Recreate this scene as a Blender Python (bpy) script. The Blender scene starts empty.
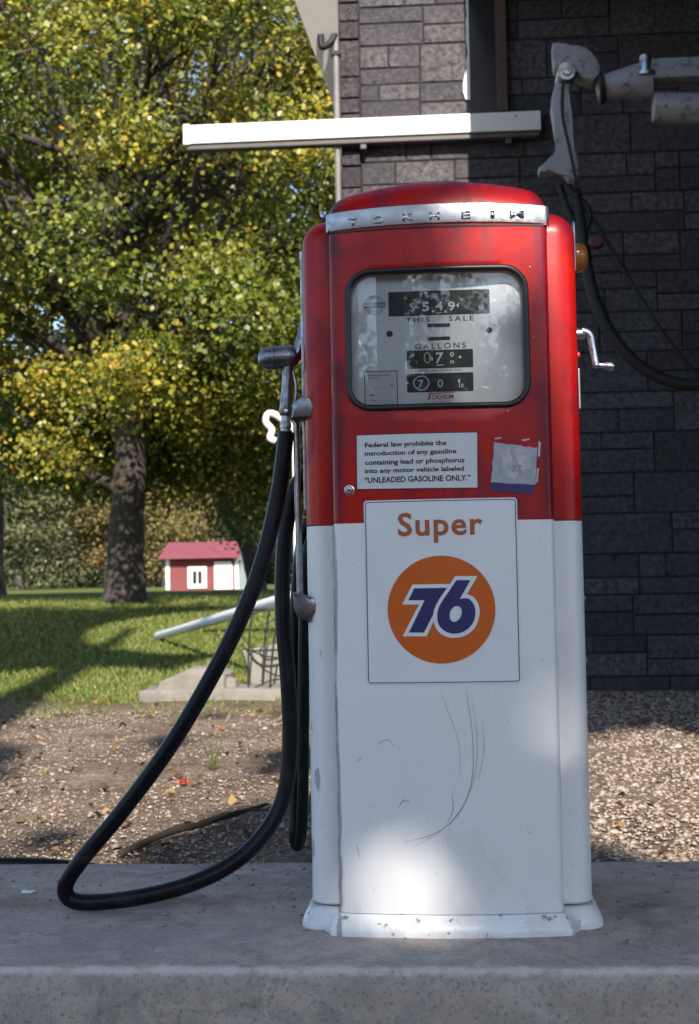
import bpy, bmesh, math, random
import numpy as np
from mathutils import Vector, Matrix, noise
random.seed(7)
RNG = np.random.default_rng(7)
S = bpy.context.scene
C = S.collection

# ------------------------------------------------------------------ camera
CAM = Vector((0.0125, -2.6196, 0.6424))
PITCH, ROLL, YAW = 0.0561, 0.0178, 0.0725
cd = bpy.data.cameras.new('camera')
cam = bpy.data.objects.new('camera', cd); C.objects.link(cam)
cam.location = CAM
cam.rotation_euler = (math.pi/2 + PITCH, ROLL, YAW)
cd.sensor_fit = 'VERTICAL'; cd.sensor_height = 36.571; cd.sensor_width = 36.571; cd.lens = 50
cd.clip_start = 0.05; cd.clip_end = 2000
cd.dof.use_dof = True; cd.dof.focus_distance = 2.66; cd.dof.aperture_fstop = 9.0
S.camera = cam
# ------------------------------------------------------------------ sky and sun
SUN_EL, SUN_AZ = math.radians(36), math.radians(9)       # azimuth: from behind the camera towards its right
SUN = Vector((math.sin(SUN_AZ)*math.cos(SUN_EL), -math.cos(SUN_AZ)*math.cos(SUN_EL), math.sin(SUN_EL)))
W = bpy.data.worlds.new('World'); S.world = W; W.use_nodes = True
nt = W.node_tree
sky = nt.nodes.new('ShaderNodeTexSky'); sky.sky_type = 'NISHITA'; sky.sun_disc = False
sky.sun_elevation = SUN_EL; sky.sun_rotation = math.atan2(SUN.x, SUN.y)
sky.ozone_density = 2.2; sky.air_density = 1.0; sky.dust_density = 0.75
bg = nt.nodes['Background']; bg.inputs[1].default_value = 0.138
nt.links.new(sky.outputs[0], bg.inputs[0])
sl = bpy.data.lights.new('sun', 'SUN'); sl.energy = 4.7; sl.angle = math.radians(0.53); sl.color = (1.0, 0.91, 0.80)
so = bpy.data.objects.new('sun', sl); C.objects.link(so)
so.rotation_euler = SUN.to_track_quat('Z', 'Y').to_euler(); so.location = (4, -8, 9)
S.view_settings.view_transform = 'Standard'; S.view_settings.look = 'None'
S.view_settings.exposure = 1.0; S.view_settings.gamma = 1.0; S.view_settings.use_curve_mapping = False
S.render.engine = 'CYCLES'
S.cycles.max_bounces = 8; S.cycles.transparent_max_bounces = 12
S.cycles.use_denoising = True

_Rm = cam.rotation_euler.to_matrix()
def at(x, y, Y=None, Z=None):
    """the point of the plane Y=... or Z=... that stands at pixel x, y of the 699x1024 photograph"""
    d = _Rm @ Vector(((x-349.5)/1400.0, -(y-512.0)/1400.0, -1.0))
    t = (Y-CAM.y)/d.y if Y is not None else (Z-CAM.z)/d.z
    return CAM + d*t

# ------------------------------------------------------------------ materials
class N:
    def __init__(s, name):
        s.m = bpy.data.materials.new(name); s.m.use_nodes = True
        s.t = s.m.node_tree; s.b = s.t.nodes['Principled BSDF']; s.o = s.t.nodes['Material Output']
        s.tc = s.t.nodes.new('ShaderNodeTexCoord')
    def new(s, k, **kw):
        n = s.t.nodes.new(k)
        for a, v in kw.items(): setattr(n, a, v)
        return n
    def link(s, a, b): s.t.links.new(a, b)
    def noise(s, scale, detail=4, rough=.55, dist=0, vec=None, stretch=None):
        n = s.new('ShaderNodeTexNoise'); n.inputs['Scale'].default_value = scale
        n.inputs['Detail'].default_value = detail; n.inputs['Roughness'].default_value = rough
        n.inputs['Distortion'].default_value = dist
        v = vec or s.tc.outputs['Object']
        if stretch:
            mp = s.new('ShaderNodeMapping'); mp.inputs['Scale'].default_value = stretch; s.link(v, mp.inputs[0]); v = mp.outputs[0]
        s.link(v, n.inputs['Vector']); return n.outputs['Fac']
    def ramp(s, f, stops, const=False):
        r = s.new('ShaderNodeValToRGB'); e = r.color_ramp.elements
        if const: r.color_ramp.interpolation = 'CONSTANT'
        while len(e) < len(stops): e.new(.5)
        for q, (p, c) in zip(e, stops):
            q.position = p; q.color = (c, c, c, 1) if not isinstance(c, tuple) else (*c, 1)
        s.link(f, r.inputs[0]); return r.outputs[0]
    def mix(s, f, a, b, mode='MIX'):
        n = s.new('ShaderNodeMix', data_type='RGBA', blend_type=mode)
        for v, i in ((f, 0), (a, 6), (b, 7)):
            if isinstance(v, (int, float)): n.inputs[i].default_value = v if i == 0 else (v, v, v, 1)
            elif isinstance(v, tuple): n.inputs[i].default_value = (*v, 1)
            else: s.link(v, n.inputs[i])
        return n.outputs[2]
    def math(s, op, a, b=0.0):
        n = s.new('ShaderNodeMath', operation=op)
        for v, i in ((a, 0), (b, 1)):
            if isinstance(v, (int, float)): n.inputs[i].default_value = v
            else: s.link(v, n.inputs[i])
        return n.outputs[0]
    def sep(s, vec=None):
        n = s.new('ShaderNodeSeparateXYZ'); s.link(vec or s.tc.outputs['Object'], n.inputs[0]); return n.outputs
    def set(s, **kw):
        for k, v in kw.items():
            i = s.b.inputs[k.replace('_', ' ')]
            if hasattr(v, 'is_output') or hasattr(v, 'links'): s.link(v, i)
            elif isinstance(v, tuple): i.default_value = (*v, 1)
            else: i.default_value = v
        return s
    def bump(s, h, strength=.3, dist=.01):
        n = s.new('ShaderNodeBump'); n.inputs['Strength'].default_value = strength; n.inputs['Distance'].default_value = dist
        s.link(h, n.inputs['Height']); s.link(n.outputs[0], s.b.inputs['Normal']); return s

M = {}
def simple(name, col, rough=.5, metal=0.0, var=.12, scale=12, bump=0.0, spec=.5):
    n = N(name)
    f = n.noise(scale, 5)
    c = n.mix(f, tuple(max(0, x*(1-var*1.6)) for x in col), tuple(min(1, x*(1+var)) for x in col))
    n.set(Base_Color=c, Metallic=metal, Roughness=rough, Specular_IOR_Level=spec)
    if bump: n.bump(n.noise(scale*6, 4), bump, .004)
    M[name] = n.m; return n.m

def red_paint():
    n = N('red_enamel')
    big = n.noise(3.2, 5, .6, 1.2, stretch=(1, 1, 2.2))
    smear = n.ramp(n.noise(7.5, 6, .62, 1.2, stretch=(1.5, 1, .75)), [(.46, 0.0), (.64, 1.0)])
    base = n.mix(n.ramp(big, [(.3, 0.0), (.75, 1.0)]), (.37, .004, .006), (.48, .013, .004))
    c = n.mix(n.math('MULTIPLY', smear, .78), base, (.17, .006, .022))
    X, Y, Z = n.sep()
    em = n.math('SUBTRACT', 1.0, n.math('MULTIPLY', n.math('ABSOLUTE', n.math('SUBTRACT', n.math('ABSOLUTE', X), .196)), 26.0))
    em = n.ramp(n.math('MULTIPLY', n.math('MAXIMUM', em, 0.0), n.noise(6, 5, .6, .8, stretch=(1, 1, .5))), [(.22, 0.0), (.55, .85)])
    c = n.mix(em, c, (.085, .006, .022))
    chips = n.ramp(n.noise(95, 3, .5), [(.755, 0.0), (.77, 1.0)])
    c = n.mix(chips, c, (.06, .02, .02))
    r = n.mix(smear, .30, .46)
    n.set(Base_Color=c, Roughness=r, Coat_Weight=.04, Coat_Roughness=.2, Specular_IOR_Level=.3)
    crk = n.noise(38, 6, .7, 1.0, stretch=(.45, 1, 1.4)); n.bump(crk, .05, .006)
    M['red'] = n.m
def white_paint():
    n = N('white_enamel')
    big = n.noise(4, 6, .6)
    c = n.mix(big, (.76, .76, .765), (.84, .84, .835))
    stain = n.ramp(n.noise(11, 7, .65, .8, stretch=(1, 1, .5)), [(.56, 0.0), (.78, 1.0)])
    c = n.mix(n.math('MULTIPLY', stain, .30), c, (.46, .45, .45))
    speck = n.ramp(n.noise(210, 2, .4), [(.725, 0.0), (.745, .6)])
    c = n.mix(speck, c, (.28, .26, .25))
    st = n.ramp(n.noise(26, 5, .6, .3, stretch=(1, 1, .22)), [(.72, 0.0), (.76, 1.0)])
    c = n.mix(n.math('MULTIPLY', st, .45), c, (.34, .33, .34))
    X, Y, Z = n.sep()
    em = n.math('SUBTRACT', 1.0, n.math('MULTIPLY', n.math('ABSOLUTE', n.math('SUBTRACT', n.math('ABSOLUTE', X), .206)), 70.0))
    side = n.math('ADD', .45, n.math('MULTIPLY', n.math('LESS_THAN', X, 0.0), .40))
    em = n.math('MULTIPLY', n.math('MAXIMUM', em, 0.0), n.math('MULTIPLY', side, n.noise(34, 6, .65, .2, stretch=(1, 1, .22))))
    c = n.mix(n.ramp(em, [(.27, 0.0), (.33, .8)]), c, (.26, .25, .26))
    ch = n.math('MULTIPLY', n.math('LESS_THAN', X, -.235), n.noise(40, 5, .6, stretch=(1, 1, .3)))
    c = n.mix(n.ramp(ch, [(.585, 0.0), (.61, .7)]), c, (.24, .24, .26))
    low = n.math('MULTIPLY', n.math('SUBTRACT', 1.0, n.math('MULTIPLY', Z, 5.5)), n.noise(16, 6, .65, stretch=(1, 1, .4)))
    c = n.mix(n.ramp(low, [(.40, 0.0), (.75, .55)]), c, (.34, .30, .26))
    rust = n.math('MULTIPLY', n.math('LESS_THAN', Z, .040), n.noise(42, 5, .7))
    c = n.mix(n.ramp(rust, [(.60, 0.0), (.66, .8)]), c, (.20, .11, .07))
    n.set(Base_Color=c, Roughness=n.mix(big, .27, .40), Coat_Weight=.2, Coat_Roughness=.2)
    n.bump(n.noise(14, 4, .6), .04, .008)
    M['white'] = n.m
def chrome(name, col=(.62, .63, .65), rough=.2, dirt=.2):
    n = N(name)
    f = n.ramp(n.noise(45, 6, .65), [(.42, 0.0), (.72, 1.0)])
    n.set(Base_Color=n.mix(n.math('MULTIPLY', f, dirt), col, tuple(x*.28 for x in col)), Metallic=1.0,
          Roughness=n.mix(f, rough, rough+.25)); n.bump(n.noise(60, 4), .05, .003)
    M[name] = n.m
red_paint(); white_paint(); chrome('chrome'); chrome('brushed_metal', (.44, .45, .47), .34, .15); chrome('dull_chrome', (.42, .43, .45), .3, .6)
chrome('nozzle_metal', (.27, .275, .30), .26, .6)
def rubber():
    n = N('black_rubber')
    d = n.ramp(n.noise(14, 7, .7, .5), [(.52, 0.0), (.72, 1.0)])
    n.set(Base_Color=n.mix(n.math('MULTIPLY', d, .5), (.004, .004, .007), (.045, .04, .037)), Roughness=n.mix(d, .36, .6), Specular_IOR_Level=.22)
    n.bump(n.noise(120, 4), .12, .002); M['black_rubber'] = n.m
rubber()
simple('gasket_black', (.012, .012, .013), .38, var=.2)
simple('sign_white', (.78, .79, .80), .35, var=.06, scale=9)
simple('notice_white', (.66, .67, .67), .45, var=.08, scale=14)
simple('ink_black', (.016, .016, .018), .5, var=.1)
simple('ink_orange', (.42, .10, .025), .42, var=.10, scale=20)
simple('disc_orange', (.62, .115, .006), .38, var=.10, scale=14)
simple('ink_blue', (.022, .022, .125), .42, var=.12, scale=20)
simple('ink_red', (.42, .02, .02), .5, var=.1)
simple('digit_white', (.78, .78, .76), .5, var=.05)
simple('digit_cream', (.72, .60, .34), .5, var=.1)
simple('counter_black', (.010, .010, .012), .45, var=.2)
simple('drum_grey', (.028, .028, .032), .5, var=.2)
simple('scuff_grey', (.30, .30, .34), .55, var=.3, scale=80)
simple('seam_dark', (.02, .018, .018), .7)
simple('amber_plastic', (.34, .13, .02), .15, var=.3)
simple('bark', (.062, .052, .044), .95, var=.55, scale=9, bump=.8)
simple('far_bark', (.10, .09, .08), .95, var=.35, scale=5)
simple('downpipe_grey', (.20, .19, .19), .5, var=.3, scale=10)
simple('rail_grey', (.075, .068, .066), .5, var=.25, scale=10)
simple('brown_wood', (.10, .06, .045), .7, var=.3, scale=10)
simple('shed_red', (.19, .046, .050), .8, var=.2, scale=3)
simple('roof_red', (.21, .05, .062), .7, var=.15, scale=2)
simple('trim_white', (.80, .79, .76), .6, var=.05, scale=3)
simple('dark_glass', (.012, .012, .014), .35, var=.2)
simple('rubble', (.22, .205, .18), .95, var=.35, scale=11, bump=.7)
simple('wire_black', (.02, .02, .022), .6, var=.2)
simple('dark_machine', (.008, .008, .010), .65, var=.3)
simple('dark_red_paint', (.055, .006, .008), .5)
simple('twig', (.06, .046, .035), .95, var=.4, scale=20)
simple('leaf_red', (.42, .055, .02), .7, var=.3, scale=40)
simple('canopy_under', (.07, .068, .066), .8, var=.1, scale=2)
simple('dark_mortar', (.022, .021, .023), .95, var=.25, scale=14)

def aged_white(name, base, rust, amt):
    n = N(name)
    f = n.ramp(n.noise(17, 8, .72, .15), [(.60-amt, 0.0), (.72-amt*.5, 1.0)])
    c = n.mix(f, n.mix(n.noise(5, 4), tuple(x*.88 for x in base), base), rust)
    n.set(Base_Color=c, Roughness=.5); n.bump(n.noise(40, 5), .15, .004); M[name] = n.m
aged_white('arm_white', (.30, .295, .32), (.06, .03, .022), .08)
aged_white('beam_white', (.84, .81, .76), (.34, .27, .20), -.06)
aged_white('pipe_white', (.74, .74, .72), (.40, .36, .30), -.06)

def stone(name, a, b, d):
    n = N(name)
    geo = n.new('ShaderNodeAttribute', attribute_name='tint')
    c = n.mix(geo.outputs['Fac'], a, b)
    f = n.ramp(n.noise(30, 8, .72), [(.36, 0.0), (.62, 1.0)])
    c = n.mix(f, d, c)
    c = n.mix(n.ramp(n.noise(2.4, 5, .6), [(.35, 0.0), (.7, .45)]), c, tuple(x*.45 for x in a))
    n.set(Base_Color=c, Roughness=.92, Specular_IOR_Level=.2)
    n.bump(n.noise(34, 8, .75), .8, .02); M[name] = n.m
stone('stone_face', (.085, .078, .088), (.190, .174, .188), (.048, .045, .052))
stone('stone_quoin', (.070, .062, .070), (.14, .125, .135), (.03, .028, .032))

def concrete():
    n = N('island_concrete')
    X, Y, Z = n.sep()
    big = n.noise(2.2, 6, .62); fine = n.noise(130, 5, .7); mid = n.noise(17, 6, .65)
    c = n.mix(n.ramp(big, [(.3, 0.0), (.72, 1.0)]), (.38, .322, .28), (.55, .465, .40))
    c = n.mix(n.ramp(mid, [(.42, .35), (.6, 0.0)]), c, (.23, .21, .19))
    c = n.mix(n.ramp(fine, [(.33, .75), (.47, 0.0)]), c, (.15, .14, .13))
    c = n.mix(n.ramp(n.noise(160, 3, .6), [(.64, 0.0), (.70, .8)]), c, (.42, .40, .37))
    # hairline cracks, oil and damp stains
    v = n.new('ShaderNodeTexVoronoi', feature='DISTANCE_TO_EDGE'); v.inputs['Scale'].default_value = 1.25
    wv = n.new('ShaderNodeVectorMath', operation='ADD'); nn = n.new('ShaderNodeTexNoise'); nn.inputs['Scale'].default_value = 5; nn.inputs['Detail'].default_value = 6
    n.link(n.tc.outputs['Object'], nn.inputs['Vector']); sc = n.new('ShaderNodeVectorMath', operation='SCALE'); sc.inputs['Scale'].default_value = .28
    n.link(nn.outputs['Color'], sc.inputs[0]); n.link(n.tc.outputs['Object'], wv.inputs[0]); n.link(sc.outputs[0], wv.inputs[1]); n.link(wv.outputs[0], v.inputs['Vector'])
    c = n.mix(n.ramp(v.outputs['Distance'], [(.002, .28), (.005, 0.0)]), c, (.12, .11, .10))
    c = n.mix(n.ramp(n.noise(4.3, 7, .66, .6), [(.53, 0.0), (.68, .6)]), c, (.13, .12, .115))
    c = n.mix(n.ramp(n.noise(9.5, 6, .7, .4), [(.58, 0.0), (.72, .5)]), c, (.58, .55, .51))
    # worn pale arris along the front edge and on the drop face
    edge = n.math('SUBTRACT', 1.0, n.math('ADD', n.math('MULTIPLY', n.math('ABSOLUTE', n.math('ADD', Y, 0.4535)), 45.0), n.math('MULTIPLY', n.math('ABSOLUTE', n.math('ADD', Z, -.004)), 70.0)))
    edge = n.math('ADD', edge, n.math('MULTIPLY', n.math('SUBTRACT', n.noise(22, 6, .7), .5), 3.2))
    c = n.mix(n.ramp(edge, [(.10, 0.0), (.9, .8)]), c, (.60, .57, .53))
    # rust run by the hose
    rx = n.math('POWER', n.math('MULTIPLY', n.math('ADD', X, .72), 2.3), 2.0)
    ry = n.math('POWER', n.math('MULTIPLY', n.math('ADD', Y, -.05), 9.0), 2.0)
    rs = n.math('SUBTRACT', 1.0, n.math('ADD', rx, ry))
    rs = n.math('ADD', rs, n.math('MULTIPLY', n.math('SUBTRACT', n.noise(8, 5, .6), .5), 2.5))
    c = n.mix(n.ramp(rs, [(.2, 0.0), (1.0, .55)]), c, (.20, .105, .05))
    n.set(Base_Color=c, Roughness=.9, Specular_IOR_Level=.25)
    n.bump(n.math('ADD', n.math('MULTIPLY', fine, .5), mid), .55, .006); M['concrete'] = n.m
concrete()

def ground_mat():
    n = N('yard_ground')
    X, Y, Z = n.sep()
    wob = n.math('MULTIPLY', n.math('SUBTRACT', n.noise(.9, 5, .6), .5), 2.2)
    yy = n.math('ADD', Y, wob)
    right = n.math('MULTIPLY', n.math('GREATER_THAN', X, -.35), 100.0)
    g = n.ramp(n.math('MULTIPLY', n.math('SUBTRACT', n.math('SUBTRACT', yy, right), 5.2), .8), [(0.0, 0.0), (.75, 1.0)])
    dirt = n.mix(n.ramp(n.noise(3.0, 6, .62), [(.35, 0.0), (.68, 1.0)]), (.18, .13, .092), (.37, .28, .21))
    dirt = n.mix(n.ramp(n.noise(38, 6, .7), [(.40, .8), (.58, 0.0)]), dirt, (.075, .055, .042))
    peb = n.ramp(n.noise(70, 3, .6), [(.60, 0.0), (.66, .75)])
    dirt = n.mix(peb, dirt, (.40, .345, .285))
    grass = n.mix(n.noise(1.3, 6, .65), (.07, .105, .025), (.16, .18, .05))
    grass = n.mix(n.ramp(n.noise(7, 5, .65), [(.5, 0.0), (.75, .6)]), grass, (.16, .13, .055))
    n.set(Base_Color=n.mix(g, dirt, grass), Roughness=1.0, Specular_IOR_Level=.1)
    n.bump(n.noise(45, 6, .7), .9, .03); M['ground'] = n.m
ground_mat()

def leaf_mat(name, stops, trans=.35, spec=.6):
    n = N(name)
    a = n.new('ShaderNodeAttribute', attribute_name='tint')
    c = n.ramp(a.outputs['Fac'], stops)
    tr = n.new('ShaderNodeBsdfTranslucent'); n.link(c, tr.inputs[0])
    n.set(Base_Color=c, Roughness=.42, Specular_IOR_Level=.12 if name.startswith('far') else spec)
    mx = n.new('ShaderNodeMixShader'); mx.inputs[0].default_value = trans
    n.link(n.b.outputs[0], mx.inputs[1]); n.link(tr.outputs[0], mx.inputs[2]); n.link(mx.outputs[0], n.o.inputs[0])
    M[name] = n.m
leaf_mat('maple_leaf', [(0, (.075, .11, .018)), (.35, (.18, .21, .028)), (.62, (.33, .31, .038)), (.85, (.50, .39, .05)), (1, (.50, .24, .04))])
leaf_mat('yellow_leaf', [(0, (.09, .11, .016)), (.4, (.24, .22, .026)), (.75, (.44, .34, .04)), (1, (.48, .27, .04))])
leaf_mat('far_leaf_green', [(0, (.07, .085, .045)), (.6, (.16, .17, .085)), (1, (.27, .25, .12))])  # far leaves lightened and greyed: distance haze put into their colour
leaf_mat('far_leaf_gold', [(0, (.12, .11, .05)), (.6, (.27, .225, .09)), (1, (.40, .28, .12))])
leaf_mat('far_leaf_rust', [(0, (.17, .10, .06)), (.6, (.30, .15, .075)), (1, (.34, .25, .12))])
leaf_mat('far_leaf_grey', [(0, (.25, .235, .22)), (.6, (.38, .355, .31)), (1, (.44, .38, .29))])
leaf_mat('grass_blade', [(0, (.08, .13, .025)), (.6, (.18, .22, .055)), (1, (.30, .25, .10))], .25, .2)
leaf_mat('litter', [(0, (.09, .05, .025)), (.5, (.20, .115, .05)), (.85, (.32, .22, .09)), (1, (.30, .09, .03))], .1)
leaf_mat('pebble', [(0, (.20, .15, .115)), (.5, (.31, .245, .195)), (1, (.42, .36, .305))], .0)

def glass():
    n = N('window_pane')
    n.t.nodes.remove(n.b)
    tr = n.new('ShaderNodeBsdfTransparent'); tr.inputs[0].default_value = (.93, .95, .96, 1)
    gl = n.new('ShaderNodeBsdfGlossy'); gl.inputs['Roughness'].default_value = .01
    fr = n.new('ShaderNodeFresnel'); fr.inputs[0].default_value = 1.5
    mx = n.new('ShaderNodeMixShader'); n.link(fr.outputs[0], mx.inputs[0])
    n.link(tr.outputs[0], mx.inputs[1]); n.link(gl.outputs[0], mx.inputs[2]); n.link(mx.outputs[0], n.o.inputs[0])
    M['glass'] = n.m
glass()

# ------------------------------------------------------------------ object helpers
def tag(o, label=None, cat=None, group=None, kind=None):
    for k, v in (('label', label), ('category', cat), ('group', group), ('kind', kind)):
        if v: o[k] = v
    return o
def thing(name, loc, label, cat, group=None):
    o = bpy.data.objects.new(name, None); C.objects.link(o); o.location = loc; o.empty_display_size = .1
    return tag(o, label, cat, group)
def root_of(o):
    while o.parent: o = o.parent
    return o
def link(name, me, mat, parent=None, smooth=None, loc=None):
    """world-space mesh -> object; under a thing the vertices move into the thing's space"""
    if parent is not None:
        me.transform(Matrix.Translation(-Vector(root_of(parent).location)))
    elif loc is not None:
        me.transform(Matrix.Translation(-Vector(loc)))
    me.name = name
    if mat: me.materials.clear(); me.materials.append(M[mat])
    o = bpy.data.objects.new(name, me); C.objects.link(o)
    if parent is not None: o.parent = parent
    elif loc is not None: o.location = loc
    if smooth is not None:
        me.polygons.foreach_set('use_smooth', [True]*len(me.polygons))
        if smooth < 170: me.set_sharp_from_angle(angle=math.radians(smooth))
    return o
def build(name, bm, mat, parent=None, smooth=None, loc=None, normals=True):
    if normals: bmesh.ops.recalc_face_normals(bm, faces=bm.faces)
    me = bpy.data.meshes.new(name); bm.to_mesh(me); bm.free()
    return link(name, me, mat, parent, smooth, loc)

def box(bm, lo, hi, bev=0.0, seg=2):
    r = bmesh.ops.create_cube(bm, size=1.0)
    vs = r['verts']
    for v in vs:
        v.co = Vector([lo[i] + (v.co[i]+.5)*(hi[i]-lo[i]) for i in range(3)])
    if bev:
        es = list({e for v in vs for e in v.link_edges})
        bmesh.ops.bevel(bm, geom=es, offset=bev, segments=seg, affect='EDGES', profile=.5, clamp_overlap=True)
    return bm
def mbox(lo, hi, bev=0.0, seg=2): return box(bmesh.new(), lo, hi, bev, seg)
def spline(P, n=8):
    P = [Vector(p) for p in P]; out = []
    for i in range(len(P)-1):
        a = P[max(i-1, 0)]; b = P[i]; c = P[i+1]; d = P[min(i+2, len(P)-1)]
        for k in range(n):
            t = k/n
            out.append(.5*((2*b) + (c-a)*t + (2*a-5*b+4*c-d)*t*t + (3*b-a-3*c+d)*t**3))
    out.append(P[-1]); return out
def tube(bm, P, r, seg=12, caps=True):
    """r: a number or one radius per point"""
    P = [Vector(p) for p in P]; n = len(P)
    R = r if isinstance(r, (list, tuple)) else [r]*n
    T = [(P[min(i+1, n-1)]-P[max(i-1, 0)]).normalized() for i in range(n)]
    u = T[0].orthogonal().normalized(); rings = []
    for i in range(n):
        u = (u - T[i]*u.dot(T[i]))
        u = u.normalized() if u.length > 1e-6 else T[i].orthogonal().normalized()
        w = T[i].cross(u)
        rings.append([bm.verts.new(P[i] + (u*math.cos(a)+w*math.sin(a))*R[i]) for a in [2*math.pi*k/seg for k in range(seg)]])
    for a, b in zip(rings, rings[1:]):
        for k in range(seg): bm.faces.new((a[k], a[(k+1) % seg], b[(k+1) % seg], b[k]))
    if caps:
        bm.faces.new(rings[0][::-1]); bm.faces.new(rings[-1])
    return bm
def lerp_r(rs, n):
    return [float(x) for x in np.interp(np.linspace(0, 1, n), np.linspace(0, 1, len(rs)), rs)]
def loft(bm, rings, cap0=True, cap1=True, closed=True):
    V = [[bm.verts.new(p) for p in r] for r in rings]; n = len(V[0])
    for a, b in zip(V, V[1:]):
        for k in range(n if closed else n-1): bm.faces.new((a[k], a[(k+1) % n], b[(k+1) % n], b[k]))
    if cap0: bm.faces.new(V[0][::-1])
    if cap1: bm.faces.new(V[-1])
    return V
def rrect(x0, x1, z0, z1, r, n=8):
    out = []
    for cx, cz, a0 in ((x1-r, z1-r, 0), (x0+r, z1-r, 90), (x0+r, z0+r, 180), (x1-r, z0+r, 270)):
        for k in range(n+1):
            a = math.radians(a0 + 90*k/n); out.append((cx+r*math.cos(a), cz+r*math.sin(a)))
    return out
def prism(bm, poly, y0, y1, bev=0.0):
    """polygon in x,z given a thickness along y"""
    a = [bm.verts.new((x, y0, z)) for x, z in poly]; b = [bm.verts.new((x, y1, z)) for x, z in poly]
    f = bm.faces.new(a); bm.faces.new(b[::-1]); n = len(a)
    for k in range(n): bm.faces.new((a[k], b[k], b[(k+1) % n], a[(k+1) % n]))
    if bev:
        bmesh.ops.bevel(bm, geom=list(f.edges), offset=bev, segments=2, affect='EDGES', profile=.5, clamp_overlap=True)
    return bm
def lathe(bm, prof, org, axis, seg=24):
    """prof: (radius, distance along axis)"""
    ax = Vector(axis).normalized(); u = ax.orthogonal().normalized(); w = ax.cross(u); org = Vector(org)
    rings = [[org + ax*h + (u*math.cos(2*math.pi*k/seg) + w*math.sin(2*math.pi*k/seg))*max(r, 1e-4) for k in range(seg)] for r, h in prof]
    loft(bm, rings); return bm

# decals: flat artwork wrapped on the bowed front
HALF = .207
def bow(x): return -.020*(1-min(1, abs(x)/HALF)**2)
def wrap(me, off, flat=None, maxlen=.022):
    bm = bmesh.new(); bm.from_mesh(me); bpy.data.meshes.remove(me)
    bmesh.ops.triangulate(bm, faces=bm.faces)
    if flat is None:
        for _ in range(9):
            es = [e for e in bm.edges if e.calc_length() > maxlen]
            if not es: break
            bmesh.ops.subdivide_edges(bm, edges=es, cuts=1)
            bmesh.ops.triangulate(bm, faces=bm.faces)
    for v in bm.verts: v.co.y = (bow(v.co.x) if flat is None else flat) - off
    m2 = bpy.data.meshes.new('decal')
    bmesh.ops.recalc_face_normals(bm, faces=bm.faces)
    s = sum(f.normal.y*f.calc_area() for f in bm.faces)
    if s > 0: bmesh.ops.reverse_faces(bm, faces=bm.faces)
    bm.to_mesh(m2); bm.free(); return m2
def fill(loops):
    """2D loops (x,z), inner loops cut holes -> mesh in x,z"""
    cu = bpy.data.curves.new('art', 'CURVE'); cu.dimensions = '2D'; cu.fill_mode = 'BOTH'
    for L in loops:
        sp = cu.splines.new('POLY'); sp.points.add(len(L)-1); sp.use_cyclic_u = True
        for p, (x, z) in zip(sp.points, L): p.co = (x, z, 0, 1)
    o = bpy.data.objects.new('art', cu); me = bpy.data.meshes.new_from_object(o)
    bpy.data.objects.remove(o); bpy.data.curves.remove(cu)
    for v in me.vertices: v.co = (v.co.x, 0, v.co.y)
    return me
def text(body, x0, x1, z0, z1, bold=0.0, shear=0.0, space=1.0):
    """lettering fitted into the box, in x,z"""
    cu = bpy.data.curves.new('txt', 'FONT'); cu.body = body; cu.size = 1.0; cu.offset = bold; cu.shear = shear
    cu.space_character = space; cu.resolution_u = 3
    o = bpy.data.objects.new('txt', cu); me = bpy.data.meshes.new_from_object(o)
    bpy.data.objects.remove(o); bpy.data.curves.remove(cu)
    co = np.array([v.co[:2] for v in me.vertices]); lo = co.min(0); hi = co.max(0); sp = np.maximum(hi-lo, 1e-6)
    for v in me.vertices:
        v.co = (x0+(v.co.x-lo[0])/sp[0]*(x1-x0), 0, z0+(v.co.y-lo[1])/sp[1]*(z1-z0))
    return me
def join(meshes):
    bm = bmesh.new()
    for m in meshes: bm.from_mesh(m); bpy.data.meshes.remove(m)
    me = bpy.data.meshes.new('joined'); bm.to_mesh(me); bm.free(); return me
def soup(verts, faces_n, faces, tint=None):
    """big meshes from numpy: every face has faces_n corners"""
    me = bpy.data.meshes.new('soup'); nv = len(verts); nf = len(faces)
    me.vertices.add(nv); me.vertices.foreach_set('co', verts.astype(np.float32).ravel())
    me.loops.add(nf*faces_n); me.loops.foreach_set('vertex_index', faces.astype(np.int32).ravel())
    me.polygons.add(nf); me.polygons.foreach_set('loop_start', np.arange(0, nf*faces_n, faces_n, dtype=np.int32))
    me.update(calc_edges=True)
    if tint is not None:
        a = me.attributes.new('tint', 'FLOAT', 'FACE'); a.data.foreach_set('value', tint.astype(np.float32))
    return me

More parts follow.
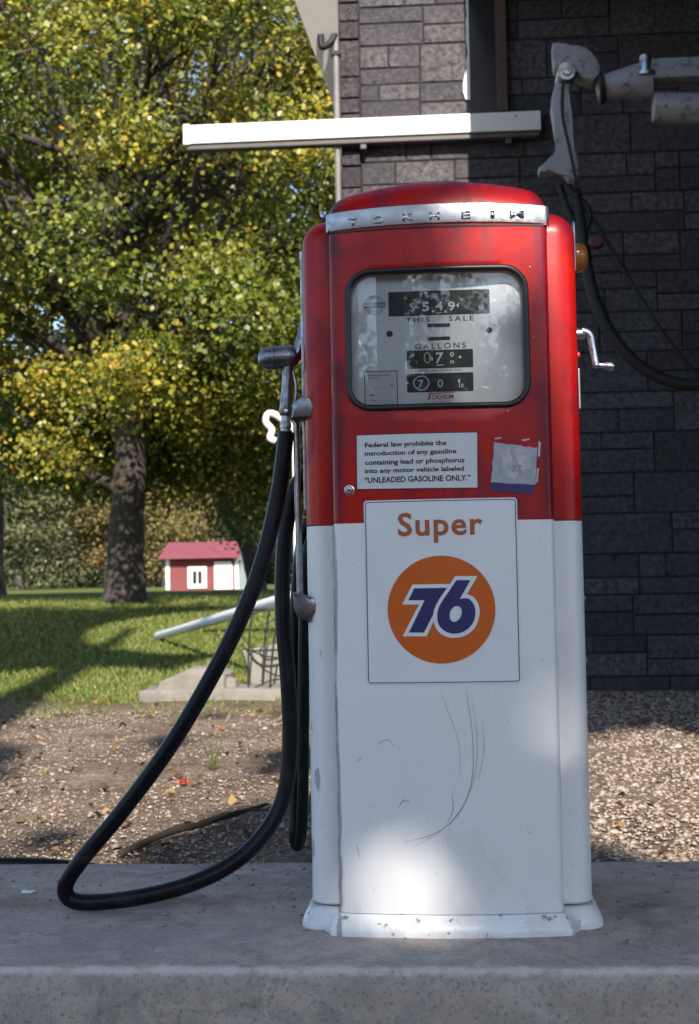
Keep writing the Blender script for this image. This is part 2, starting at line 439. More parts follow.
# ------------------------------------------------------------------ ground
HY = [-30, .75, 3.5, 5.3, 7, 10.4, 15.4, 25, 50, 120, 500]
HZ = [-.13, -.12, -.06, 0, .05, .22, .53, .68, .76, 1.6, 3]
def ground_z(x, y):
    z = float(np.interp(y, HY, HZ))
    if x > -.5 and y > 4.6:                                   # the yard stays level in front of the building
        k = min(1, max(0, (x+1.3)/.8)); z = z*(1-k) + (-.03)*k if y < 16 else z
    return z
def mk_ground():
    xs = np.unique(np.concatenate([np.linspace(-4, 4, 81), np.linspace(-14, 14, 57), np.linspace(-60, 60, 31), np.array([-400, -200, -110, 110, 200, 400])]))
    ys = np.unique(np.concatenate([np.linspace(-4, 8, 121), np.linspace(-30, 30, 121), np.linspace(30, 120, 31), np.array([180, 300, 500])]))
    bm = bmesh.new(); V = []
    for y in ys:
        row = []
        for x in xs:
            z = ground_z(x, y) + .016*noise.noise((x*1.1, y*1.1, 0)) + .008*noise.noise((x*4, y*4, 3))
            if -.3 < y < .84: z = min(z, -.11)
            row.append(bm.verts.new((x, y, z)))
        V.append(row)
    for a, b in zip(V, V[1:]):
        for k in range(len(xs)-1): bm.faces.new((a[k], a[k+1], b[k+1], b[k]))
    tag(build('ground', bm, 'ground', smooth=180), kind='structure')
mk_ground()

# concrete island the pump stands on
PADZ = .010
PF, PB = at(350, 968, Z=PADZ).y, at(350, 861.5, Z=PADZ).y
def mk_pad():
    bm = bmesh.new()
    xs = np.linspace(-3.2, 3.2, 160)
    prof = [(PF+.004, -.20), (PF+.002, -.03), (PF+.003, -.006), (PF+.010, PADZ-.003), (PF+.022, PADZ)] + \
           [(PF+.022+(PB-PF-.04)*k/14, PADZ) for k in range(1, 15)] + [(PB-.004, PADZ-.006), (PB, PADZ-.02), (PB, -.20)]
    rings = []
    for x in xs:
        r = []
        for i, (y, z) in enumerate(prof):
            k = .0035*noise.noise((x*14, y*14, z*20)) + .002*noise.noise((x*45, y*45, 1))
            if i in (2, 3, 4): r.append((x, y+abs(k)*1.6, z+k*.8))
            elif i > len(prof)-4: r.append((x, y+k*2.5, z))
            else: r.append((x, y, z+.3*k))
        rings.append(r)
    loft(bm, rings, closed=False, cap0=False, cap1=False)
    o = build('island_kerb', bm, 'concrete', smooth=60, loc=(0, (PF+PB)/2, 0))
    tag(o, kind='structure')
mk_pad()

# ------------------------------------------------------------------ station building
WY = 6.5
bld = thing('stone_building', (-.65, WY, -.1), 'dark grey rock faced stone station building behind the fuel pump', 'building')
def ashlar(x0, x1, z0, z1, y, course=.262, wr=(.42, .86), rough=.007, seed=3):
    rnd = random.Random(seed); st = []
    z = z0
    while z < z1:
        h = course; x = x0 - rnd.random()*.3
        while x < x1:
            w = rnd.uniform(*wr)
            if rnd.random() < .36: st.append((x, x+w, z, z+h))
            else:
                k = rnd.choice((.42, .5, .58))*h
                c = x + w*rnd.uniform(.3, .7)
                for (p, q) in ((z, z+k), (z+k, z+h)):
                    if rnd.random() < .45: st += [(x, c, p, q), (c, x+w, p, q)]
                    else: st.append((x, x+w, p, q))
            x += w
        z += h
    bm = bmesh.new(); j = .0035; tl = bm.faces.layers.float.new('tint')
    for (a, b, c, d) in st:
        a, b, c, d = max(a, x0), min(b, x1), max(c, z0), min(d, z1)
        if b-a < .04 or d-c < .03: continue
        t = rnd.random(); f = y - rough*rnd.uniform(.3, 1.0)
        def steps(lo, hi, q):
            m = max(1, int((hi-lo)/q)); lo += j; hi -= j; i = .005
            return [lo, lo+i] + [lo+i+(hi-lo-2*i)*k/m for k in range(1, m)] + [hi-i, hi]
        sx, sz = steps(a, b, .07), steps(c, d, .06); nx, nz = len(sx)-1, len(sz)-1; G = []
        for iz, pz in enumerate(sz):
            row = []
            for ix, px in enumerate(sx):
                ed = ix in (0, nx) or iz in (0, nz)
                py = y+.006 if ed else f - .009*noise.noise((px*11, pz*11, t*9))
                if ed: px += .003*noise.noise((px*30, pz*30, 2)); pz_ = pz+.003*noise.noise((px*30, pz*30, 5))
                row.append(bm.verts.new((px, py, pz)))
            G.append(row)
        for p, q in zip(G, G[1:]):
            for k in range(nx):
                fc = bm.faces.new((p[k], p[k+1], q[k+1], q[k])); fc[tl] = t
    return bm
XL, XR, ZT = -.52, 5.4, 5.2
def mk_building():
    bm = bmesh.new()
    box(bm, (-.648, WY+.002, -.35), (XR, WY+.22, ZT)); box(bm, (-.648, WY+.223, -.35), (-.45, 15, ZT))
    wall = build('wall', bm, 'dark_mortar', bld)
    # the facing stones, window left open
    build('stone_facing', ashlar(XL, XR, -.2, ZT, WY), 'stone_face', wall, 40)
    build('corner_stones', ashlar(-.655, XL, -.2, ZT, WY-.012, course=.25, wr=(.4, .6), rough=.016, seed=8), 'stone_quoin', wall, 40)
    # canopy out of view, added to throw the shade on wall and yard
    bm = bmesh.new(); e = math.tan(SUN_AZ)
    y0, y1, zc = -2.0, WY, 4.62
    xe = at(467, 120, Y=WY).x
    def xedge(y, z=zc): # left edge runs along the sun's bearing so that its shadow falls upright on the wall
        return xe + (WY-y)*e
    a = [(xedge(y0), y0), (5.4, y0), (5.4, y1-.02), (xedge(y1), y1-.02)]
    lo = [bm.verts.new((x, y, zc)) for x, y in a]; hi = [bm.verts.new((x, y, zc+.22)) for x, y in a]
    bm.faces.new(lo[::-1]); bm.faces.new(hi)
    for k in range(4): bm.faces.new((lo[k], lo[(k+1) % 4], hi[(k+1) % 4], hi[k]))
    build('shade_canopy', bm, 'canopy_under', bld)
    build('shade_wall', mbox((2.35, -.4, -.3), (2.55, WY-.01, zc-.003)), 'dark_mortar', bld)  # out of view, added to keep sky light off the shaded wall
    for px, py in ((2.0, -1.3),): build('canopy_post', mbox((px-.07, py-.07, -.3), (px+.07, py+.07, zc-.002), .01), 'trim_white', bld)
    # eave running back along the left wall
    bm = bmesh.new()
    p0 = at(293, -4, Y=WY-.30); p1 = at(337, 114, Y=WY+.35)
    q0 = Vector((-.66, WY-.25, p0.z)); q1 = Vector((-.66, WY+.35, p1.z))
    d = (p1-p0)*.45
    P = [p0-d*.15, q0-d*.15, q1+d*.1, p1+d*.1]
    P[1].x = P[2].x = -.655; P[2].z = P[3].z; P[1].z = P[0].z
    lo = [bm.verts.new(p) for p in P]; hi = [bm.verts.new(p+Vector((0, .25, .12))) for p in P]
    bm.faces.new(lo[::-1]); bm.faces.new(hi)
    for k in range(4): bm.faces.new((lo[k], lo[(k+1) % 4], hi[(k+1) % 4], hi[k]))
    build('eave', bm, 'beam_white', bld)
    # drain pipe down the corner, with its straps
    bm = bmesh.new(); a = at(341, 20, Y=WY-.05); x = -.672
    tube(bm, [(x, WY-.05, 4.9), (x, WY-.05, 2.0), (x, WY-.05, 0.0)], .021, 12)
    dp = build('drain_pipe', bm, 'downpipe_grey', bld, 50)
    for z in (4.18, 3.0, 1.4): build('strap', mbox((x-.03, WY-.078, z), (x+.03, WY-.01, z+.03), .004), 'dark_machine', dp)
    bm = bmesh.new(); tube(bm, spline([(x, WY-.05, 4.34), (x-.03, WY-.07, 4.27), (x-.09, WY-.07, 4.24), (x-.10, WY-.07, 4.32)], 5), .024, 10)
    build('elbow', bm, 'dark_machine', dp, 50)
    # dark window high on the wall with a brown board beside it
    a = at(468, 22, Y=WY); b = at(506, 108, Y=WY)
    w = build('window', mbox((a.x+.004, WY-.022, b.z-.03), (b.x, WY-.012, 4.60)), 'dark_glass', bld)
    build('window_jamb', mbox((at(496, 60, Y=WY).x, WY-.055, b.z-.035), (b.x+.012, WY-.024, 4.60), .004), 'brown_wood', w)
    # ragged white paint along the window's edge
    rnd = random.Random(5); L = []; R_ = []
    for k in range(15):
        z = 3.86 + .052*k; wd = .006+.032*max(0, 1-abs(k-1.5)/2.5)+.014*rnd.random()
        R_.append((a.x+.003, z)); L.append((a.x-wd, z))
    build('paint_smear', prism(bmesh.new(), L+R_[::-1], WY-.027, WY-.017), 'trim_white', w)
mk_building()

# white boxed beam crossing the wall
def mk_beam():
    y0 = WY-.115; l = at(183, 126, Y=y0); b = at(183, 145.5, Y=y0); r = at(541, 118, Y=y0)
    zt, zb = l.z+.005, b.z+.01
    t = thing('overhead_beam', (-.65, WY-.02, zb), 'long white boxed beam with dark underside jutting past the stone corner', 'beam')
    build('housing', mbox((l.x+.05, y0, zb), (r.x, WY-.02, zt), .006), 'beam_white', t)
    build('end_cap', mbox((l.x, y0-.006, zb-.006), (l.x+.048, WY-.016, zt+.006), .005), 'beam_white', t)
    build('underside_rail', mbox((l.x+.02, y0+.012, zb-.040), (r.x-.01, WY-.03, zb-.007), .008), 'rail_grey', t)
    for k, x in enumerate((-1.55, -1.2, -.78, -.5, -.2, .06, .5)):
        bm = bmesh.new(); lathe(bm, [(.0005, -.004), (.006, -.003), (.007, .002)], (x, y0, zb+(.03 if k % 2 else .095)), (0, 1, 0), 8); build('nail_head', bm, 'rail_grey', t)
    for x in (-.50, .45): build('bracket', mbox((x-.02, y0+.02, zb-.075), (x+.02, WY-.011, zb-.041), .004), 'rail_grey', t)
    for x in (-.55, .1): build('joint_plate', mbox((x, y0-.004, zb+.002), (x+.012, y0-.001, zt-.004)), 'beam_white', t)
mk_beam()

# ------------------------------------------------------------------ the fuel pump
ZS = .768                                             # where red meets white
pump = thing('fuel_pump', (0, .22, PADZ), 'red over white vintage fuel pump with bowed front and numbered dial', 'fuel pump')
def ring(ins, z, x=.265, y0=.045, y1=.45, r=.040):
    return [(px, py, z) for px, py in rrect(-x+ins, x-ins, y0+ins, y1-ins, max(.004, r-ins*.6), 7)]
def mk_cabinet():
    bm = bmesh.new(); loft(bm, [ring(.004, .052), ring(0, .056), ring(0, .3), ring(0, .55), ring(0, ZS-.0012), ring(.003, ZS-.0004)])
    build('lower_cabinet', bm, 'white', pump, 35)
    bm = bmesh.new(); R = .052
    rs = [ring(.003, ZS+.0004), ring(0, ZS+.0012), ring(0, 1.0), ring(0, 1.368-R)]
    for k in range(1, 9):
        a = math.radians(90*k/8); rs.append(ring(R*(1-math.cos(a)), 1.368-R+R*math.sin(a)))
    loft(bm, rs); build('upper_cabinet', bm, 'red', pump, 35)
mk_cabinet()
def plan(r=.013, n=6, back=.07):
    """door outline seen from above, left to right"""
    xe = HALF; out = [(-xe, back), (-xe, .030)]
    xi = xe-r; yi = bow(xi)
    for k in range(n+1):
        a = math.radians(180-90*k/n) ; out.append((-xi+r*math.cos(a), yi+r*1.5-r*1.5*math.sin(a)))
    m = 26
    for k in range(1, m): x = -xi+2*xi*k/m; out.append((x, bow(x)))
    return out + [(-x, y) for x, y in out[:n+3][::-1]]
def mk_doors():
    P = plan(); bm = bmesh.new()
    def row(z, ins): return [(x*(1-ins/HALF), y+ins*1.2, z) for x, y in P]
    loft(bm, [row(.050, .012), row(.0465, .006), row(.048, .001), row(.054, 0), row(.25, 0), row(.5, 0), row(ZS, 0)], closed=False, cap0=False, cap1=False)
    build('lower_door', bm, 'white', pump, 40)
    # upper door with the dial opening
    x0, x1, z0, z1, r = -.171, .163, .983, 1.242, .042
    xo, za, zb = HALF-.013, ZS, 1.335
    bm = bmesh.new(); cx, cz = (x0+x1)/2, (z0+z1)/2
    L = rrect(x0, x1, z0, z1, r, 8); ang = lambda p: math.atan2(p[1]-cz, p[0]-cx)
    D = []
    for i in range(len(L)):                                  # densify the straight runs
        a, b = L[i], L[(i+1) % len(L)]; D.append(a); n = int(math.dist(a, b)/.016)
        for k in range(1, n+1): D.append((a[0]+(b[0]-a[0])*k/(n+1), a[1]+(b[1]-a[1])*k/(n+1)))
    for c in ((xo, za), (xo, zb), (-xo, za), (-xo, zb)):
        t = math.atan2(c[1]-cz, c[0]-cx); k = min(range(len(D)), key=lambda i: abs(ang(D[i])-t))
        if math.dist(D[k], (cx, cz)) > 0: D[k] = (D[k][0], D[k][1])
    rings = []
    outer = []
    for p in D:
        dx, dz = p[0]-cx, p[1]-cz
        s = min((xo-cx)/dx if dx > 0 else (-xo-cx)/dx if dx < 0 else 1e9, (zb-cz)/dz if dz > 0 else (za-cz)/dz if dz < 0 else 1e9)
        outer.append((cx+dx*s, cz+dz*s))
    for c in ((xo, za), (xo, zb), (-xo, za), (-xo, zb)):
        k = min(range(len(outer)), key=lambda i: math.dist(outer[i], c)); outer[k] = c
    lip = [(x, bow(x)+.030, z) for x, z in D]
    rings.append([((x-cx)*.995+cx, bow(x)+.030, (z-cz)*.995+cz) for x, z in D])
    rings.append([(x, bow(x)+.003, z) for x, z in D])
    for t in (.04, .15, .3, .5, .75, 1.0):
        rr = []
        for p, q in zip(D, outer):
            x = p[0]+(q[0]-p[0])*t; z = p[1]+(q[1]-p[1])*t; rr.append((x, bow(x), z))
        rings.append(rr)
    loft(bm, rings, cap0=False, cap1=False)
    for s in (-1, 1):                                         # rolled edges
        E = [(x, y) for x, y in P if x*s >= xo-1e-4]
        for (a, b) in zip(E, E[1:]):
            v = [bm.verts.new(q) for q in ((a[0], a[1], za), (b[0], b[1], za), (b[0], b[1], zb), (a[0], a[1], zb))]
            bm.faces.new(v)
    bmesh.ops.remove_doubles(bm, verts=bm.verts, dist=.0003)
    build('upper_door', bm, 'red', pump, 40)
    # rubber gasket
    G = [(x, bow(x)-.001, z) for x, z in D]
    bm = bmesh.new(); n = len(G); R = []
    for i in range(n):
        t = (Vector(G[(i+1) % n])-Vector(G[i-1])).normalized(); o = Vector((0, -1, 0)); w = t.cross(o).normalized()
        R.append([Vector(G[i]) + w*(.0056*math.cos(a)) + o*(.0045*math.sin(a)) for a in [2*math.pi*k/10 for k in range(10)]])
    loft(bm, R+[R[0]], cap0=False, cap1=False); bmesh.ops.remove_doubles(bm, verts=bm.verts, dist=.0002)
    build('window_gasket', bm, 'gasket_black', pump, 180)
    # pane and dial face
    gx = np.linspace(x0+.001, x1-.001, 20)
    bm = bmesh.new(); loft(bm, [[(x, bow(x)+.010, z0+.001), (x, bow(x)+.010, z1-.001), (x, bow(x)+.013, z1-.001), (x, bow(x)+.013, z0+.001)] for x in gx])
    build('window_glass', bm, 'glass', pump)
    bm = bmesh.new()
    for (a, b, c, d) in ((x0-.02, x1+.02, z1+.004, z1+.008), (x0-.02, x1+.02, z0-.008, z0-.004)): box(bm, (a, .012, c), (b, .060, d))
    box(bm, (x0-.010, .012, z0-.004), (x0-.005, .060, z1+.004)); box(bm, (x1+.005, .012, z0-.004), (x1+.010, .060, z1+.004))
    build('dial_housing', bm, 'drum_grey', pump)
mk_doors()

# the dial and its writing
DY = .013
def dbox(x0, y0, x1, y1, sc=3.495, ox=340, oy=260, Y=DY):
    """box on the dial read off an enlargement of the photograph: corners -> x0,x1,z0,z1"""
    a = at(ox+x0/sc, oy+y0/sc, Y=Y); b = at(ox+x1/sc, oy+y1/sc, Y=Y)
    tilt = .5*(at(ox+x1/sc, oy+y0/sc, Y=Y).z - a.z)
    return a.x, b.x, b.z-tilt, a.z+tilt
def mk_dial():
    pl = build('dial_plate', mbox((-.178, DY, .978), (.170, DY+.004, 1.249)), 'sign_white', pump)
    o = .0006
    def put(name, me, mat, off=o): return link(name, wrap(me, off, flat=DY), mat, pl)
    def win(x0, y0, x1, y1, name):
        a, b, c, d = dbox(x0, y0, x1, y1)
        w = put(name, fill([rrect(a, b, c, d, .0022, 3)]), 'counter_black')
        return w
    def T(s, x0, y0, x1, y1, mat='ink_black', bold=0.012, shear=0, space=1.0, off=o):
        a, b, c, d = dbox(x0, y0, x1, y1); return wrap(text(s, a, b, c, d, bold, shear, space), off, flat=DY)
    win(168, 107, 524, 193, 'price_counter'); win(233, 314, 466, 378, 'gallon_counter'); win(233, 395, 467, 461, 'unit_price_counter')
    for q in ((305, 222, 385, 235), (305, 268, 385, 281)): win(*q, 'counter_slot')
    # number drums behind the counter openings
    for q in ((285, 118, 313, 190), (332, 116, 362, 190), (376, 114, 404, 190), (290, 320, 320, 374), (334, 320, 364, 374), (376, 320, 408, 374), (262, 402, 302, 458), (332, 402, 368, 458), (404, 402, 440, 458)):
        a, b, c, d = dbox(*q); link('number_drum', wrap(fill([rrect(a, b, c, d, .001, 2)]), .0010, flat=DY), 'drum_grey', pl)
    dg = [T('$', 243, 149, 262, 186, bold=-.005, off=.0016), T('5', 286, 147, 312, 180, bold=.02, off=.0016), T('4', 333, 145, 360, 176, bold=.02, off=.0016),
          T('9', 377, 145, 402, 178, bold=.02, off=.0016), T('.', 322, 178, 328, 184, off=.0016), T('.', 366, 178, 372, 184, off=.0016),
          T('7', 334, 324, 362, 362, bold=.01, off=.0016, shear=.1), T('7', 272, 420, 292, 448, bold=.0, off=.0016), T('0', 341, 418, 360, 446, bold=.0, off=.0016),
          T('1', 413, 416, 420, 430, off=.0016), T('10', 416, 432, 432, 446, off=.0016), T('o', 384, 322, 398, 338, off=.0016), T('n', 386, 352, 398, 362, off=.0016),
          T('4', 412, 334, 425, 345, off=.0016), T('_', 336, 184, 356, 186, off=.0016), T('_', 336, 366, 362, 369, off=.0016), T('4', 404, 152, 416, 166, off=.0016)]
    for m in dg: link('white_digit', m, 'digit_white', pl)
    link('cream_digit', T('0', 292, 322, 318, 362, bold=-.01, off=.0016), 'digit_cream', pl)
    # chalky ring round the first price digit
    a, b, c, d = dbox(256, 404, 312, 456); rnd = random.Random(2); cx, cz = (a+b)/2, (c+d)/2; ou = []; inn = []
    for k in range(40):
        t = 2*math.pi*k/40; r = 1+.08*rnd.uniform(-1, 1); ou.append((cx+(b-a)/2*r*math.cos(t), cz+(d-c)/2*r*math.sin(t)))
        r -= .10+.06*rnd.random(); inn.append((cx+(b-a)/2*r*math.cos(t), cz+(d-c)/2*r*math.sin(t)))
    put('worn_ring', fill([ou, inn]), 'digit_white', .0013)
    # printed words
    w = [T('THIS', 230, 201, 313, 218, bold=.01, space=1.35), T('SALE', 380, 195, 468, 213, bold=.01, space=1.35), T('GALLONS', 262, 290, 440, 310, bold=.01, space=1.4),
         T('PRICE INCLUDING TAX', 275, 382, 426, 389, space=1.2)]
    for m in w: link('dial_lettering', m, 'ink_black', pl)
    for q in ((162, 247, 184, 269), (511, 234, 532, 256)):
        a, b, c, d = dbox(*q); bm = bmesh.new(); lathe(bm, [(.0005, -.003), ((b-a)*.4, -.0028), ((b-a)*.5, -.001), ((b-a)*.5, .001)], ((a+b)/2, DY, (c+d)/2), (0, 1, 0), 14)
        build('screw', bm, 'drum_grey', pl, 40)
    # maker's lettering: a long barred T and small capitals
    a, b, c, d = dbox(304, 464, 400, 489)
    tb = [(a+.002, d-.0016), (a+.003, d), (b-.001, d+.0008), (b, d-.0006), (a+.0075, d-.0018), (a+.0045, c+.001), (a, c-.0006), (a+.0012, c+.0002), (a+.0045, d-.0018)]
    put('maker_name', join([fill([tb]), text('OKHEIM', a+.0085, b-.0015, c+.0012, d-.0030, .02, .1, 1.05)]), 'ink_red')
    link('maker_address', T('FORT WAYNE IND USA', 326, 492, 390, 497, space=1.2), 'ink_red', pl)
    # framed inspection card
    A, B, Cc, D_ = dbox(84, 388, 203, 508); f = .0016
    k = put('inspection_card', fill([[(A, Cc), (B, Cc), (B, D_), (A, D_)]]), 'notice_white', .0008)
    link('card_border', wrap(fill([[(A, Cc), (B, Cc), (B, D_), (A, D_)], [(A+f, Cc+f), (B-f, Cc+f), (B-f, D_-f), (A+f, D_-f)]]), .0012, flat=DY), 'ink_black', k)
    ln = []
    for (x0, y0, x1, y1) in ((98, 401, 172, 405), (98, 411, 140, 414), (172, 434, 190, 437), (174, 441, 188, 444), (104, 470, 122, 476), (104, 490, 128, 493), (104, 447, 172, 448.2), (132, 491, 186, 492.2)):
        a, b, c, d = dbox(x0, y0, x1, y1); ln.append(wrap(fill([[(a, c), (b, c), (b, d), (a, d)]]), .0012, flat=DY))
    link('card_print', join(ln), 'scuff_grey', k)
    # round approval seal with a bar across it
    a, b, c, d = dbox(80, 120, 160, 196); cx, cz, r = (a+b)/2, (c+d)/2, (b-a)/2*.86
    rin = lambda q: [(cx+q*math.cos(2*math.pi*i/36), cz+q*math.sin(2*math.pi*i/36)) for i in range(36)]
    put('approval_seal', join([fill([rin(r), rin(r*.92)]), fill([rin(r*.72), rin(r*.68)])]), 'scuff_grey')
    bb = put('seal_bar', fill([rrect(a, b, cz-.0052, cz+.0052, .0012, 2)]), 'scuff_grey', .0010)
    link('seal_print', wrap(fill([[(a+.003, cz-.001), (b-.003, cz-.001), (b-.003, cz+.0002), (a+.003, cz+.0002)]]), .0014, flat=DY), 'sign_white', bb)
mk_dial()

# rounded top and its chrome band
TX = [0, .05, .106, .15, .177, .19, .2, .2055, .2075]
TH = [1.4240, 1.4230, 1.4170, 1.4110, 1.4045, 1.398, 1.388, 1.368, 1.322]
def top_z(x):
    return float(np.interp(abs(x), TX, TH))
def mk_top():
    xs = [s*x for s, x in [(-1, .2075-.2075*(1-math.cos(math.pi/2*k/24))*1.0) for k in range(24)]]
    xs = sorted(set([round(.2075*math.sin(math.pi/2*k/28), 5) for k in range(-28, 29)]))
    bm = bmesh.new(); rings = []
    for x in xs:
        zt = top_z(x)-.004; z0 = 1.322; h = max(.0005, zt-z0); ry = .050; r = []
        yb = bow(min(abs(x), .2)) + .0; yk = .47
        for k in range(0, 15):
            a = math.pi/2*k/14; r.append((x, yb+ry*(1-math.cos(a)), z0+h*math.sin(a)**.85))
        for k in range(1, 8): r.append((x, yb+ry+(yk-2*ry-yb)*k/8, zt+.004*math.sin(math.pi*k/8)))
        for k in range(0, 13):
            a = math.pi/2*(1-k/12); r.append((x, yk-ry*(1-math.cos(a)), z0+h*math.sin(a)))
        rings.append(r)
    loft(bm, rings, closed=False, cap0=False, cap1=False)
    bmesh.ops.remove_doubles(bm, verts=bm.verts, dist=.0002)
    build('top_cap', bm, 'red', pump, 60)
    # band: follows the bow and wraps round both ends
    P = [(-.2115, .035)] + [(-.2115+.010*(1-math.cos(math.pi/2*k/6)), .014-.016*math.sin(math.pi/2*k/6)) for k in range(7)]
    m = 30; xi = .2005
    for k in range(1, m): x = -xi+2*xi*k/m; P.append((x, bow(x)-.0045*(1-(abs(x)/xi)**6)-.002*(abs(x)/xi)**6))
    P += [(-x, y) for x, y in P[:8][::-1]]
    def sec(x, y, i):
        zt = 1.358+.006*(1-(x/.21)**2); zb = 1.3245+.004*(1-(x/.21)**2); s = .0022
        return [(x, y+.004, zt+.001), (x, y+.0006, zt), (x, y, zt-.003), (x, y-.0006, (zt+zb)/2), (x, y, zb+.003), (x, y+.0006, zb), (x, y+.004, zb-.001)]
    bm = bmesh.new(); loft(bm, [sec(x, y, i) for i, (x, y) in enumerate(P)], closed=False, cap0=False, cap1=False)
    band = build('trim_band', bm, 'brushed_metal', pump, 50)
    for c, px, w in (('T', 352.5, 9), ('O', 377.5, 11), ('K', 408, 11), ('H', 434.5, 10), ('E', 466, 9), ('I', 492.5, 4), ('M', 517, 14)):
        q = at(px, 221-(px-352)*.040-1.0*(px > 400), Y=-.02); w2 = w/1400*2.62/2; z = q.z
        me = text(c, q.x-w2, q.x+w2, z-.0068, z+.0068, .012 if c != 'M' else .005)
        bm = bmesh.new(); bm.from_mesh(me); bpy.data.meshes.remove(me)
        for v in bm.verts: v.co.y = bow(v.co.x)-.0046
        g = bmesh.ops.extrude_face_region(bm, geom=bm.faces[:])
        for v in [e for e in g['geom'] if isinstance(e, bmesh.types.BMVert)]: v.co.y -= .0024
        build('raised_letter', bm, 'chrome', band)
    # dark seam below the band
    bm = bmesh.new(); loft(bm, [[(x, y+.0005, 1.3235), (x, y-.0008, 1.3232), (x, y-.0008, 1.3195), (x, y+.0005, 1.319)] for x, y in plan()[1:-1]], closed=False, cap0=False, cap1=False)
    build('seam', bm, 'seam_dark', pump)
mk_top()

# signs on the front
def pz(px, py): q = at(px, py, Y=-.015); return q.x, q.z
def zoomed(pts, sc, ox, oy): return [pz(ox+x/sc, oy+y/sc) for x, y in pts]
def mk_signs():
    # grade sign with its thin blue border
    a = (-.1475, .4675); b = (.1375, .8095)
    g = link('grade_sign', wrap(fill([rrect(a[0], b[0], a[1], b[1], .006, 5)]), .0012), 'sign_white', pump)
    i1, i2 = .0025, .0040
    link('sign_border', wrap(fill([rrect(a[0]+i1, b[0]-i1, a[1]+i1, b[1]-i1, .005, 5), rrect(a[0]+i2, b[0]-i2, a[1]+i2, b[1]-i2, .004, 5)]), .0018), 'ink_blue', g)
    x0, z1 = pz(397.6, 513); x1, z0 = pz(483, 542.5)
    link('grade_name', wrap(text('Super', x0, x1, z0+.001, z1, .022, 0, 1.10), .0020), 'ink_orange', g)
    cx, cz = (pz(388, 609)[0]+pz(495, 609)[0])/2, (pz(441, 556)[1]+pz(441, 663)[1])/2; r = .0995
    disc = link('orange_disc', wrap(fill([[(cx+r*math.cos(2*math.pi*k/72), cz+r*math.sin(2*math.pi*k/72)) for k in range(72)]]), .0022), 'disc_orange', g)
    Z = lambda p: zoomed(p, 4.993, 370, 500)
    def smooth(p, n=4):
        q = spline([Vector((x, y, 0)) for x, y in p], n); return [(v.x, v.y) for v in q]
    o7 = Z([(213, 422), (402, 419), (388, 450), (283, 680), (163, 680), (245, 522), (160, 522)])
    b7 = Z([(222, 441), (383, 438), (377, 452), (270, 661), (195, 661), (273, 500), (192, 500)])
    o6 = Z([(425, 380), (537, 380), (484, 470)] + smooth([(484, 470), (520, 487), (544, 530), (545, 580), (525, 635), (485, 671), (435, 687), (385, 683), (340, 655), (317, 605), (320, 550), (345, 497), (385, 440)]) + [(425, 380)][:0])
    b6 = Z([(432, 400), (501, 400), (449, 493)] + smooth([(449, 493), (490, 492), (517, 520), (526, 560), (516, 608), (485, 645), (440, 665), (390, 661), (350, 632), (336, 590), (341, 545), (362, 503), (395, 455)]))
    ct = Z(smooth([(432, 528), (450, 535), (458, 558), (450, 587), (430, 605), (410, 605), (399, 588), (400, 560), (414, 537), (432, 528)])[:-1])
    link('numeral_outline', join([wrap(fill([o7]), .0030), wrap(fill([o6]), .0034)]), 'sign_white', disc)
    link('numeral_seven', wrap(fill([b7]), .0038), 'ink_blue', disc)
    link('numeral_outline', wrap(fill([o6]), .0043), 'sign_white', disc)
    link('numeral_six', wrap(fill([b6, ct]), .0050), 'ink_blue', disc)
    # notice
    q = zoomed([(20, 33), (447, 24), (448, 222), (22, 226)], 3.495, 350, 425)
    n = link('notice_plate', wrap(fill([q]), .0012), 'notice_white', pump)
    c = Vector((sum(p[0] for p in q)/4, sum(p[1] for p in q)/4)); qi = [(p[0]+(.0014 if p[0] < c.x else -.0014), p[1]+(.0014 if p[1] < c.y else -.0014)) for p in q]
    link('notice_border', wrap(fill([q, qi]), .0017), 'ink_black', n)
    rows = [('Federal law prohibits the', 52, 337, 58, 80), ('introduction of any gasoline', 52, 372, 87, 109), ('containing lead or phosphorus', 52, 400, 118, 141),
            ('into any motor vehicle labeled', 52, 398, 148, 170), ('\u201cUNLEADED GASOLINE ONLY.\u201d', 50, 421, 178, 199)]
    T = []
    for s, x0, x1, y0, y1 in rows:
        a = pz(350+x0/3.495, 425+y1/3.495); b = pz(350+x1/3.495, 425+y0/3.495)
        dz = pz(350+x1/3.495, 425+y1/3.495)[1]-a[1]
        T.append(wrap(text(s, a[0], b[0], a[1]+dz*.5, b[1]-dz*.5, .022), .0019))
    link('notice_text', join(T), 'ink_black', n)
    # torn sticker
    rnd = random.Random(4)
    def rough(p, amp=2.2, n=6):
        out = []
        for i in range(len(p)):
            a, b = p[i], p[(i+1) % len(p)]
            for k in range(n): out.append((a[0]+(b[0]-a[0])*k/n+rnd.uniform(-amp, amp), a[1]+(b[1]-a[1])*k/n+rnd.uniform(-amp, amp)))
        return out
    Z2 = lambda p: zoomed(p, 3.495, 350, 425)
    st = link('torn_sticker', wrap(fill([Z2(rough([(505, 62), (600, 72), (655, 78), (648, 206), (560, 206), (493, 200)]))]), .0010), 'sticker_paper', pump)
    link('sticker_band', wrap(fill([Z2(rough([(493, 202), (648, 207), (640, 242), (494, 230)], 1.2))]), .0014), 'ink_blue', st)
    sm = [wrap(fill([Z2(rough(p, 3.0, 5))]), .0016) for p in ([(525, 85), (560, 80), (565, 130), (535, 150)], [(575, 80), (625, 85), (632, 150), (600, 160), (580, 120)], [(545, 155), (590, 165), (575, 190), (550, 180)])]
    link('sticker_residue', join(sm), 'sticker_residue', st)
